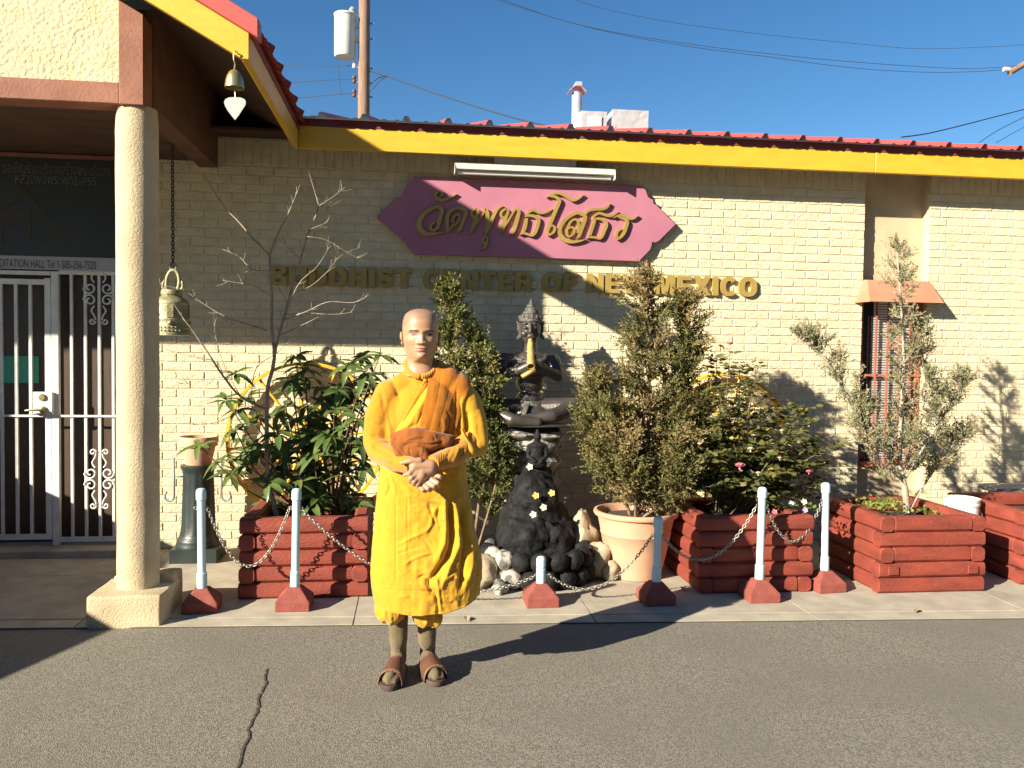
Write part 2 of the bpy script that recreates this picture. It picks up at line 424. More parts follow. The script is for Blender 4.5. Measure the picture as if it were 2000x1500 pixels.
fr.build('window_frame', M_rust, win, bevel=0.003)
sl = MB(); z = WZ0+0.03
while z < WZ1-0.05:
    sl.add([(XR1+0.15, WY-0.004, z), (XR2-0.06, WY-0.004, z), (XR2-0.06, WY-0.012, z+0.015), (XR1+0.15, WY-0.012, z+0.015)], [(0, 1, 2, 3)]); z += 0.0215
sl.build('blind_slats', mat('blind_white', (0.72, 0.74, 0.72), None, 0.5), win, kind='stuff')
for x in (XR1+0.15, XR1+0.255, XR1+0.36, XR1+0.455):
    MB().box(x-0.007, x+0.007, WY-0.062, WY-0.048, WZ0, WZ1-0.02).build('grille_bar', M_rust, win)
for z in (WZ0+0.02, 1.38, WZ1-0.06):
    MB().box(XR1+0.01, XR2-0.01, WY-0.048, WY-0.036, z-0.009, z+0.009).build('grille_rail', M_rust, win)
def scroll(c, r, turns=1.3, flip=1, vert=1, rad=0.005, n=22):
    pts = []
    for i in range(n+1):
        t = i/n; a = turns*2*math.pi*t; rr = r*(1-0.72*t)
        pts.append(Vector(c)+V(flip*rr*math.cos(a), 0, vert*rr*math.sin(a)))
    return pts
for k, (zc) in enumerate((1.78, 1.62, 1.05, 0.9)):
    for f in (-1, 1):
        MB().tube(scroll((XR1+0.31+f*0.03, WY-0.056, zc), 0.035, 1.3, f, 1 if k % 2 else -1), 0.005, 6).build('grille_scroll', M_rust, win, smooth=1.0)
hood = MB(); a, b = XR1-0.005, XR2+0.012; hz1, hz0, hy = 2.175, 1.985, WALL_Y-0.17
hood.add([(a, WALL_Y+0.02, hz1), (b, WALL_Y+0.02, hz1), (b-0.02, WALL_Y-0.04, hz1-0.004), (a+0.02, WALL_Y-0.04, hz1-0.004), (a-0.03, hy, hz0), (b+0.03, hy, hz0), (b+0.075, WALL_Y-0.004, hz0-0.004), (a-0.075, WALL_Y-0.004, hz0-0.004)],
         [(0, 3, 2, 1), (3, 4, 5, 2), (2, 5, 6), (2, 6, 1), (3, 7, 4), (3, 0, 7)])
hb = hood.build('window_hood', mat('hood_paint', (0.46, 0.21, 0.13), (0.40, 0.18, 0.11), 0.6, 7), bld)
sm = hb.modifiers.new('thickness', 'SOLIDIFY'); sm.thickness = 0.006
# eave: fascia, trim, soffit, ribbed roof sheets
FY, FZ0, FZ1 = 6.18, 2.998, 3.160
PX = -0.845                               # eave line of the porch roof
for a, b in ((PX+0.002, 3.63), (3.634, 7.0)):
    MB().box(a, b, FY, FY+0.04, FZ0, FZ1).build('fascia_board', M_yellow, bld, bevel=0.003)
MB().box(PX, 7.0, FY-0.006, FY+0.04, FZ1+0.001, FZ1+0.052).build('eave_trim', M_trim, bld)
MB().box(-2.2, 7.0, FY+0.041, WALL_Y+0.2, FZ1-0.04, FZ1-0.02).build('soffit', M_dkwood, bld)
def ribbed(O, U, W, nu, length, sp=0.305, h=0.036):
    """ribbed sheet: origin O on the eave, U along the eave, W up the slope"""
    U = Vector(U).normalized(); W = Vector(W).normalized(); Nn = U.cross(W).normalized()
    if Nn.z < 0: Nn = -Nn
    prof = []
    for i in range(nu):
        for du, dh in ((0.0, 0), (0.088, 0), (0.098, 0.008), (0.115, 0.008), (0.125, 0), (0.185, 0), (0.195, 0.008), (0.212, 0.008), (0.222, 0), (0.237, 0), (0.258, h), (0.284, h)):
            prof.append((i*sp+du, dh))
    prof.append((nu*sp, 0)); k = len(prof); m = MB()
    vv = [Vector(O)+U*u+Nn*hh+W*l for l in (0, length/2, length) for u, hh in prof]
    m.add(vv, [(r*k+i, r*k+i+1, (r+1)*k+i+1, (r+1)*k+i) for r in range(2) for i in range(k-1)])
    return m
SL = 0.262
x = PX-0.10
while x < 6.9:
    ribbed((x, FY-0.075, FZ1+0.056-0.075*SL+0.01), (1, 0, 0), (0, 1, SL), 3, 5.5).build('roof_sheet', M_roof, bld); x += 0.915
# ================================================================ PORCH
por = thing('entrance_porch', (-3.0, 4.77, 0), 'gabled entrance porch with round stucco column, stucco gable and yellow barge board', 'porch')
PS = 0.567; BY = 4.36; RX = -3.45         # roof slope, gable plane, ridge
CX, CY = -1.549, 4.865
M_sbeam = mat('umber_timber', (0.14, 0.065, 0.035), (0.10, 0.046, 0.026), 0.75, 6, 0.3, 60)
def column(cx):
    c = MB(); prof = []; zs = np.linspace(0.16, 2.857, 40)
    n = 28; vv = []
    for i, z in enumerate(zs):
        for k in range(n):
            t = 2*math.pi*k/n
            r = 0.113+0.0025*noise.noise((math.cos(t)*1.5, math.sin(t)*1.5, z*3))+0.0022*noise.noise((math.cos(t)*5, math.sin(t)*5, z*9))
            if z > 2.77: r -= 0.01*(z-2.77)/0.085
            vv.append((cx+r*math.cos(t), CY+r*math.sin(t), z))
    c.add(vv, [(i*n+k, i*n+(k+1) % n, (i+1)*n+(k+1) % n, (i+1)*n+k) for i in range(39) for k in range(n)]+[tuple(39*n+k for k in range(n))])
    o = c.build('column', M_stucco, por, smooth=1.2)
    b = MB().box(cx-0.205, cx+0.188, 4.645, 5.02, -0.02, 0.165); b.box(cx-0.16, cx+0.18, 4.93, 5.10, -0.018, 0.205)
    bo_ = b.build('column_base', M_stucco, por, bevel=0.016, seg=3)
    bm = bmesh.new(); bm.from_mesh(bo_.data); bmesh.ops.subdivide_edges(bm, edges=[e for e in bm.edges if e.calc_length() > 0.08], cuts=4, use_grid_fill=True)
    for v in bm.verts: v.co += Vector((noise.noise(v.co*7), noise.noise(v.co*7+V(5, 0, 0)), noise.noise(v.co*7+V(0, 5, 0))))*0.009
    bm.to_mesh(bo_.data); bm.free(); shade(bo_.data, 0.9)
column(CX); column(2*RX-CX)
BZ = 2.855
for k, (a, b) in enumerate(((-6.0, -3.46), (-3.456, CX-0.062))):
    MB().box(a, b, 4.76, 4.91, BZ, BZ+0.115).build('gable_beam', M_brown, por, bevel=0.004)
def roof_z(x): return FZ0+0.13+(PX-x)*PS if x > RX else FZ0+0.13+(PX-(2*RX-x))*PS
MB().prism([(CX-0.058, BZ-0.006), (CX+0.072, BZ-0.006), (CX+0.072, roof_z(CX+0.072)-0.15), (CX-0.058, roof_z(CX-0.058)-0.15)], 4.745, 4.90).build('gable_post', M_brown, por, bevel=0.004)
MB().prism([(-5.8, BZ+0.116), (CX-0.06, BZ+0.116), (CX-0.06, roof_z(CX-0.06)-0.06), (RX, roof_z(RX)-0.06), (-5.8, roof_z(-5.8)-0.06)], 4.775, 4.89).build('gable_panel', M_stucco2, por)
MB().prism([(CX-0.063, roof_z(CX-0.063)-0.15), (CX-0.063, roof_z(CX-0.063)-0.06), (RX, roof_z(RX)-0.06), (RX, roof_z(RX)-0.15)], 4.755, 4.774).build('gable_trim', M_brown, por)
MB().box(CX-0.06, CX+0.076, 4.911, WALL_Y-0.001, BZ+0.03, roof_z(CX)-0.10).build('side_beam', M_sbeam, por, bevel=0.004)
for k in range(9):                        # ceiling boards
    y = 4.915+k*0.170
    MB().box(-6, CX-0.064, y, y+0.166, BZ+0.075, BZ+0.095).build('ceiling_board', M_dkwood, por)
# sloped soffit under the right-hand roof
def slopebox(x0, x1, y0, y1, dz0, dz1):
    return MB().prism([(x0, roof_z(x0)+dz0), (x1, roof_z(x1)+dz0), (x1, roof_z(x1)+dz1), (x0, roof_z(x0)+dz1)], y0, y1)
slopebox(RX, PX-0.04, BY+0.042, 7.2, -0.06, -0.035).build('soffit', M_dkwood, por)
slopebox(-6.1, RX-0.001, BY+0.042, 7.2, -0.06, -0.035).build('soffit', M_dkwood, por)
MB().prism([(PX, FZ0), (PX-0.032, FZ0), (RX, roof_z(RX)-0.145), (RX, roof_z(RX)), (PX, FZ0+0.13)], BY, BY+0.04).build('barge_board', M_yellow, por, bevel=0.002)
MB().prism([(2*RX-PX, FZ0), (RX-0.001, roof_z(RX)-0.145), (RX-0.001, roof_z(RX)), (2*RX-PX, FZ0+0.13)], BY, BY+0.04).build('barge_board', M_yellow, por, bevel=0.002)
MB().box(PX-0.04, PX-0.001, BY+0.041, FY+0.03, FZ0, FZ0+0.13).build('eave_fascia', M_yellow, por, bevel=0.003)
MB().box(PX-0.03, PX+0.006, BY+0.041, FY-0.01, FZ0+0.131, FZ0+0.172).build('eave_trim', M_trim, por)
slopebox(RX, PX+0.05, BY-0.022, BY+0.075, 0.001, 0.10).build('rake_flashing', M_roof, por, bevel=0.004)
slopebox(2*RX-PX-0.05, RX-0.001, BY-0.022, BY+0.075, 0.001, 0.10).build('rake_flashing', M_roof, por, bevel=0.004)
for k in range(4):
    y = BY+0.076+k*0.915
    ribbed((PX+0.055, y, roof_z(PX+0.055)+0.065), (0, 1, 0), (-1, 0, PS), 3, (PX+0.055-RX)*math.sqrt(1+PS*PS)).build('roof_sheet', M_roof, por)
    ribbed((2*RX-PX-0.055, y, roof_z(PX+0.055)+0.065), (0, 1, 0), (1, 0, PS), 3, (PX+0.055-RX)*math.sqrt(1+PS*PS)).build('roof_sheet', M_roof, por)
# added unseen wall left of view, its top shaped to cast the porch-floor shade
gw = MB(); prof = [(0.8, .60), (1.6, .86), (2.4, 1.05), (3.2, 1.27), (3.8, 1.22), (5.0, 1.16), (5.7, 1.12), (6.4, 1.04)]
vv = [];
for y, z in prof: vv += [(-4.12, y, -0.01), (-4.10, y, z-0.04), (-4.05, y, z), (-3.98, y, z), (-3.93, y, z-0.04), (-3.9, y, -0.01)]
gw.add(vv, [(i*6+k, i*6+k+1, i*6+7+k, i*6+6+k) for i in range(7) for k in range(5)]+[tuple(range(6))[::-1], tuple(42+k for k in range(6))])
gw.build('shade_wall', M_stucco, smooth=1.0, fix=True, label='unseen low wall with uneven top, added to shade the porch floor', cat='wall')

MB().prism([(-2.2, ZT+0.10), (PX-0.045, ZT+0.10), (PX-0.045, roof_z(PX-0.045)-0.06), (-2.2, roof_z(-2.2)-0.06)], WALL_Y+0.26, WALL_Y+0.30).build('upper_wall', M_dkwood, bld)
# made-up block out of view behind the camera, shutting off low sky
nb = thing('sky_blocker', V(14, -16, -0.012), 'added two-storey block behind the camera, unseen, shutting off low sky', 'building')
M_nb = mat('umber_stucco', (0.20, 0.15, 0.10), (0.16, 0.12, 0.08), 0.9, 3, 0.4, 20)
MB().box(-9, 40, -26, -12, -0.012, 9.0).build('wall', M_nb, nb)
MB().box(-9.25, 40.25, -26.25, -11.75, 9.001, 9.35).build('parapet', M_brown, nb)
for k in range(9):
    for z in (1.0, 5.2):
        x = -6.5+k*5.0; w = MB().box(x, x+1.5, -11.998, -11.95, z, z+1.6).build('window', M_glass, nb)
        MB().box(x-0.1, x+1.6, -11.997, -11.85, z-0.12, z-0.002).build('sill', M_stucco, w)
# ================================================================ DOOR, GATE, BANNER
GY = 6.40
def gx(px): return P(px, 800, GY).x
dr = MB().box(-3.9, XL-0.001, WALL_Y+0.06, WALL_Y+0.1, 0.05, 2.8)
door = dr.build('entrance_door', mat('brown_door_boards', (0.075, 0.045, 0.03), (0.05, 0.03, 0.02), 0.5, 30, stretch=(6, 1, 0.2)), label='dark brown double door behind the white security gate', cat='door')
MB().box(-3.05, -2.78, WALL_Y+0.035, WALL_Y+0.059, 1.25, 1.45).build('notice', mat('green_notice', (0.05, 0.30, 0.22), None, 0.7), door)
gate = thing('security_gate', (gx(60), GY, 0.055), 'white steel security gate with vertical bars, scrollwork and lock box', 'gate')
gz0, gz1 = 0.075, 2.075
def bar(x0, x1, z0, z1, d=0.012, name='bar', y=GY, par=gate):
    return MB().box(x0, x1, y-d, y+d, z0, z1).build(name, M_white, par, bevel=0.002)
xs_post = (gx(103), gx(117)); xs_stile = (gx(90), gx(102))
bar(*xs_stile, gz0+0.02, gz1-0.05, 0.016, 'stile'); bar(*xs_post, gz0-0.02, gz1, 0.018, 'post')
bar(gx(-210), xs_stile[0]-0.001, gz1-0.10, gz1-0.06, 0.014, 'rail'); bar(gx(-220), xs_post[0]-0.002, gz1-0.03, gz1, 0.016, 'head_rail')
bar(gx(-210), xs_stile[0]-0.001, gz0+0.02, gz0+0.06, 0.014, 'rail')
for px in (4, 33, 61, -26, -55, -84, -113, -142, -171, -200):
    bar(gx(px)-0.011, gx(px)+0.011, gz0+0.06, gz1-0.10, 0.009)
for px in (141, 168, 195, 222):
    bar(gx(px)-0.010, gx(px)+0.010, gz0+0.035, gz1-0.02, 0.009)
bar(xs_post[1]+0.001, gx(246), gz0, gz0+0.035, 0.014, 'rail'); bar(xs_post[1]+0.001, gx(246), gz1-0.02, gz1+0.02, 0.014, 'rail')
zr = P(60, 812, GY).z
bar(gx(-210), xs_stile[0]-0.002, zr-0.008, zr+0.008, 0.006, 'rail', GY-0.016); bar(xs_post[1]+0.002, gx(246), zr-0.008, zr+0.008, 0.006, 'rail', GY-0.016)
for zc0 in (P(195, 575, GY).z, P(195, 935, GY).z):
    for f in (-1, 1):
        for vtc in (-1, 1):
            c = V(gx(195)+f*0.062, GY-0.014, zc0+vtc*0.045)
            MB().tube(scroll(c, 0.045, 1.25, f, -vtc, n=20), 0.0065, 6).build('scroll', M_white, gate, smooth=1.0)
            pts = [V(gx(195)+f*0.03, GY-0.014, zc0+vtc*0.085), V(gx(195)+f*0.05, GY-0.014, zc0+vtc*0.12), V(gx(195)+f*0.03, GY-0.014, zc0+vtc*0.16), V(gx(195)+f*0.022, GY-0.014, zc0+vtc*0.19)]
            MB().tube(smoothpath(pts, 5), 0.006, 6).build('scroll', M_white, gate, smooth=1.0)
            MB().tube(scroll(V(gx(195)+f*0.045, GY-0.014, zc0+vtc*0.20), 0.024, 1.1, -f, vtc, n=14), 0.006, 6).build('scroll', M_white, gate, smooth=1.0)
lk = P(90, 778, GY)
lb = MB().box(gx(70), gx(108), GY-0.05, GY-0.019, P(90, 808, GY).z, P(90, 765, GY).z).build('lock_box', M_white, gate, bevel=0.004)
MB().lathe([(0.0001, 0), (0.024, 0), (0.026, 0.008), (0.02, 0.014), (0.0001, 0.014)], n=16, M=Matrix.Translation(P(83, 776, GY-0.05)) @ Matrix.Rotation(math.pi/2, 4, 'X')).build('lock_cylinder', M_brass, lb, smooth=0.6)
hp = P(84, 800, GY-0.05)
MB().lathe([(0.0001, 0), (0.026, 0), (0.026, 0.012), (0.012, 0.02), (0.012, 0.04), (0.0001, 0.04)], n=16, M=Matrix.Translation(hp) @ Matrix.Rotation(math.pi/2, 4, 'X')).tube([hp+V(0.005, -0.035, 0), hp+V(-0.06, -0.045, 0.002), hp+V(-0.105, -0.04, -0.006)], [0.012, 0.009, 0.007], 8).build('lever_handle', M_brass, lb, smooth=0.8)

def text_mesh(body, size, x, y, z, align='LEFT', extr=0.0, shear=0.0, offset=0.0, fit=None):
    cu = bpy.data.curves.new('text', 'FONT'); cu.body = body; cu.size = size; cu.align_x = align; cu.extrude = extr; cu.shear = shear; cu.offset = offset
    cu.resolution_u = 4
    o = bpy.data.objects.new('text', cu); col.objects.link(o)
    me = bpy.data.meshes.new_from_object(o.evaluated_get(bpy.context.evaluated_depsgraph_get()))
    bpy.data.objects.remove(o); bpy.data.curves.remove(cu)
    if fit:
        a = getco(me); w = a[:, 0].max()-a[:, 0].min(); me.transform(Matrix.Translation((-a[:, 0].min(), 0, 0))); me.transform(Matrix.Diagonal((fit/w, 1, 1, 1)))
    me.transform(Matrix.Translation((x, y, z)) @ Matrix.Rotation(math.pi/2, 4, 'X')); return me
by = GY-0.03
bz1, bz0, bzs = P(100, 309, by).z, P(100, 527, by).z, P(100, 501, by).z
bx1 = P(226, 400, by).x; bx0 = bx1-2.0
ban = thing('door_banner', (bx1-1, by, bz0), 'dark printed banner with temple picture over the gate, lettered white strip below', 'banner')
M_ban = mat('banner_print', (0.010, 0.015, 0.016), (0.018, 0.024, 0.018), 0.5, 3, contrast=(0.4, 0.7))
MB().box(bx0, bx1, by, by+0.012, bzs, bz1).build('picture', M_ban, ban)
MB().box(bx0, bx1, by-0.002, by+0.01, bz0, bzs-0.001).build('caption_strip', mat('banner_white', (0.36, 0.36, 0.40), None, 0.5), ban)
MB().box(bx0, bx1, by-0.004, by+0.02, bz1+0.001, bz1+0.03).build('batten', M_brown, ban)
M_prw = mat('banner_grey_print', (0.11, 0.115, 0.105), None, 0.6); M_prd = mat('banner_dark_print', (0.09, 0.05, 0.06), None, 0.6); M_prt = mat('banner_tan_print', (0.032, 0.027, 0.016), None, 0.6)
for txt, xa, xb, yb, sz, mt in (('MEDITATION HALL Tel 1-505-256-7520', -16, 188, 521, .085, M_prd), ('ขอเชิญร่วมบริจาคสร้างพระอุโบสถ', 6, 216, 337, .105, M_prw), ('หลวงพ่อพระพุทธโสธร', 30, 188, 357, .105, M_prw)):
    a = P(xa, yb, by); b = P(xb, yb, by); me = text_mesh(txt, sz, a.x, by-.0045, a.z, fit=b.x-a.x)
    link('caption', me, mt, ban, kind='stuff')
pm = MB(); q = lambda a, b: (P(a, b, by).x, P(a, b, by).z)
pm.prism([q(-30, 415), q(45, 362), q(95, 425), q(82, 424), q(46, 385), q(-10, 420)], by-0.003, by-0.0005)
pm.prism([q(0, 412), q(62, 412), q(62, 470), q(52, 470), q(52, 442), q(6, 442), q(6, 480), q(0, 480)], by-0.0025, by-0.0005)
pm.prism([q(80, 470), q(120, 448), q(140, 472)], by-0.0022, by-0.0005)
pm.build('printed_pavilion', M_prt, ban)

# ================================================================ BELLS
def links(mb, pts, size=0.022, wire=0.0022, wid=0.6):
    """chain of oval links along a path"""
    pts = [Vector(p) for p in pts]; seg = [0]
    for a, b in zip(pts, pts[1:]): seg.append(seg[-1]+(b-a).length)
    n = max(2, round(seg[-1]/(size*0.74))); 
    def at(s):
        for i in range(len(pts)-1):
            if s <= seg[i+1] or i == len(pts)-2:
                t = (s-seg[i])/max(1e-6, seg[i+1]-seg[i]); return pts[i].lerp(pts[i+1], t), (pts[i+1]-pts[i]).normalized()
    for k in range(n):
        c, d = at((k+0.5)*seg[-1]/n); a, b = frame(d)
        w = (a+b).normalized() if k % 2 else (a-b).normalized()
        loop = []
        for j in range(12):
            t = 2*math.pi*j/12
            loop.append(c+d*(math.cos(t)*size*0.5-math.copysign(0, 1))+w*(math.sin(t)*size*0.5*wid))
        loop.append(loop[0]); mb.tube(loop, wire, 5, cap=False)
    return mb
wy = BY-0.012
wb = thing('wind_bell', P(460, 236, wy), 'small brass wind bell with pale heart-shaped leaf hanging from the yellow barge board', 'bell')
hk = P(460, 106, wy)
MB().tube(smoothpath([hk+V(0.012, 0.012, 0.006), hk+V(0.004, -0.006, 0.012), hk+V(-0.006, -0.008, 0.004), hk+V(-0.007, -0.006, -0.03), P(459, 125, wy)], 4), 0.0035, 6).build('hook', M_brass, wb, smooth=1)
MB().tube([P(459, 125, wy), P(457.5, 137, wy)], 0.004, 6).build('hanger', M_brass, wb)
sc = (P(477, 170, wy)-P(439, 170, wy)).length/2
bt, bb = P(457.5, 136, wy), P(458, 172, wy); h = (bt-bb).length
prof = [(sc*x, bb.z+h*z) for x, z in ((0.02, 1.0), (0.2, 0.985), (0.42, 0.93), (0.62, 0.82), (0.8, 0.62), (0.92, 0.38), (0.97, 0.15), (1.0, 0.0), (0.95, 0.0), (0.9, 0.35), (0.75, 0.65), (0.4, 0.88), (0.02, 0.92))]
MB().lathe(prof, (bb.x, wy, 0), 28).build('bell_cup', M_brass, wb, smooth=0.9)
MB().tube([bb+V(0, 0, 0.03), P(459, 184, wy), P(459.5, 191, wy)], 0.002, 5).build('clapper_wire', M_brass, wb)
leaf = [P(x, y, wy) for x, y in ((458, 190), (447, 190.5), (440, 194), (437.5, 200), (440, 208), (446, 218), (453, 227), (459, 234.5), (466, 226), (473, 215), (479, 206), (480.5, 200), (478, 194), (470, 190.5))]
MB().prism([(p.x, p.z) for p in leaf], wy-0.002, wy+0.002).build('heart_leaf', M_alum, wb)

BYB = 5.79
bb = thing('temple_bell', P(335, 656, BYB), 'bronze temple bell with relief panels hanging on a dark chain behind the column', 'bell')
bc = P(335, 655, BYB); zt = P(335, 566, BYB).z; rr = 0.112; hh = zt-bc.z
prof = [(rr*x, bc.z+hh*z) for x, z in ((0.93, 0.0), (1.04, 0.0), (1.04, 0.05), (1.0, 0.07), (1.0, 0.14), (1.02, 0.15), (1.02, 0.20), (0.985, 0.22), (0.985, 0.33), (1.0, 0.34), (1.0, 0.36), (0.97, 0.38), (0.97, 0.68), (0.99, 0.69), (0.99, 0.72), (0.95, 0.75), (0.80, 0.80), (0.62, 0.84), (0.56, 0.87), (0.60, 0.89), (0.60, 0.97), (0.55, 1.0), (0.02, 1.0))]
MB().lathe(prof, (bc.x, BYB, 0), 32).build('bell_body', M_bell, bb, smooth=0.6)
for k in range(8):                        # raised vertical bands, bosses and small relief figures
    t = -math.pi/2+k*math.pi/4+0.2; d = V(math.cos(t), math.sin(t), 0); s_ = V(-d.y, d.x, 0); c = V(bc.x, BYB, 0)
    m = MB()
    if k % 2 == 0:
        v = [c+d*rr*0.965+s_*a+V(0, 0, bc.z+hh*z) for z in (0.385, 0.675) for a in (-0.019, 0.019)]; w = [p+d*0.006 for p in v]
        m.add(v+w, [(4, 5, 7, 6), (0, 1, 5, 4), (2, 6, 7, 3), (0, 4, 6, 2), (1, 3, 7, 5)]); m.build('relief_band', M_bell, bb, fix=True)
        MB().ell(c+d*rr*0.985+V(0, 0, bc.z+hh*0.27), (0.018, 0.018, 0.018), nu=10, nv=6).build('boss', M_bell, bb, smooth=9)
    else:
        m.ell(c+d*rr*0.97+V(0, 0, bc.z+hh*0.44), (0.014, 0.014, 0.008), nu=8, nv=5); m.ell(c+d*rr*0.97+V(0, 0, bc.z+hh*0.51), (0.009, 0.009, 0.016), nu=8, nv=5); m.ell(c+d*rr*0.97+V(0, 0, bc.z+hh*0.59), (0.006, 0.006, 0.009), nu=8, nv=5)
        m.build('relief_figure', M_bell, bb, smooth=9)
for zz in (0.10, 0.175):
    m = MB()
    for k in range(30):
        t = k*2*math.pi/30; m.ell((bc.x+rr*1.015*math.cos(t), BYB+rr*1.015*math.sin(t), bc.z+hh*zz), (0.007, 0.007, 0.006), nu=6, nv=4)
    m.build('petal_band', M_bell, bb, smooth=9)
lp = [P(*q_, BYB) for q_ in ((325, 566), (325, 552), (327, 540), (332, 531), (338, 528), (345, 531), (349, 540), (350, 552), (347, 566))]
MB().tube(smoothpath(lp, 5), 0.0125, 8).build('dragon_loop', M_bell, bb, smooth=9)
for f, px in ((-1, 322), (1, 353)):
    MB().tube(smoothpath([P(px, 567, BYB), P(px+f*4, 560, BYB), P(px+f*3, 552, BYB), P(px+f*1, 546, BYB)], 4), [0.010]*9+[0.007, 0.005, 0.003, 0.002], 7).build('dragon_head', M_bell, bb, smooth=9)
ringc = P(338, 521, BYB)
MB().tube([ringc+V(math.cos(t)*0.022, 0, math.sin(t)*0.024) for t in np.linspace(0, 2*math.pi, 18)], 0.006, 7, cap=False).build('ring', M_bell, bb, smooth=9)
m = links(MB(), [P(338, 520, BYB), P(337.5, 440, BYB), V(P(337, 400, BYB).x, BYB, BZ+0.06)], 0.032, 0.004)
m.build('chain', M_wire, bb, smooth=9)
MB().box(CX+0.05, bc.x+0.08, BYB-0.02, BYB+0.02, BZ+0.06, BZ+0.10).build('hanger_bar', M_dkwood, bb)

# ================================================================ SIGNS
SY = 6.385
def sq(x, y, Y=SY): p = P(x, y, Y); return (p.x, p.z)
out = [(735, 423), (776, 384), (781, 385), (786, 381), (788, 374), (795, 360), (808, 345), (1030, 353), (1255, 364), (1262, 372), (1266, 384), (1271, 388), (1276, 390), (1277, 398), (1282, 400), (1320, 438), (1288, 470), (1281, 474), (1274, 473), (1273, 480), (1270, 488), (1248, 510.5), (1030, 503), (809.5, 497), (781, 464), (778, 463), (776, 460), (738, 428)]
sg = thing('temple_sign', V(0.9, SY, P(1000, 505, SY).z), 'purple cusped sign board with large gold Thai lettering on the brick wall', 'sign')
MB().prism([sq(*p) for p in out], SY, SY+0.035).build('board', M_sign, sg, bevel=0.003)
MB().box(0.2, 1.6, SY+0.0355, WALL_Y-0.001, 2.5, 2.62).build('mounting_batten', M_dkwood, sg)
Z6 = 6.6667
def ring_pts(l): return l+[l[0], l[1]]
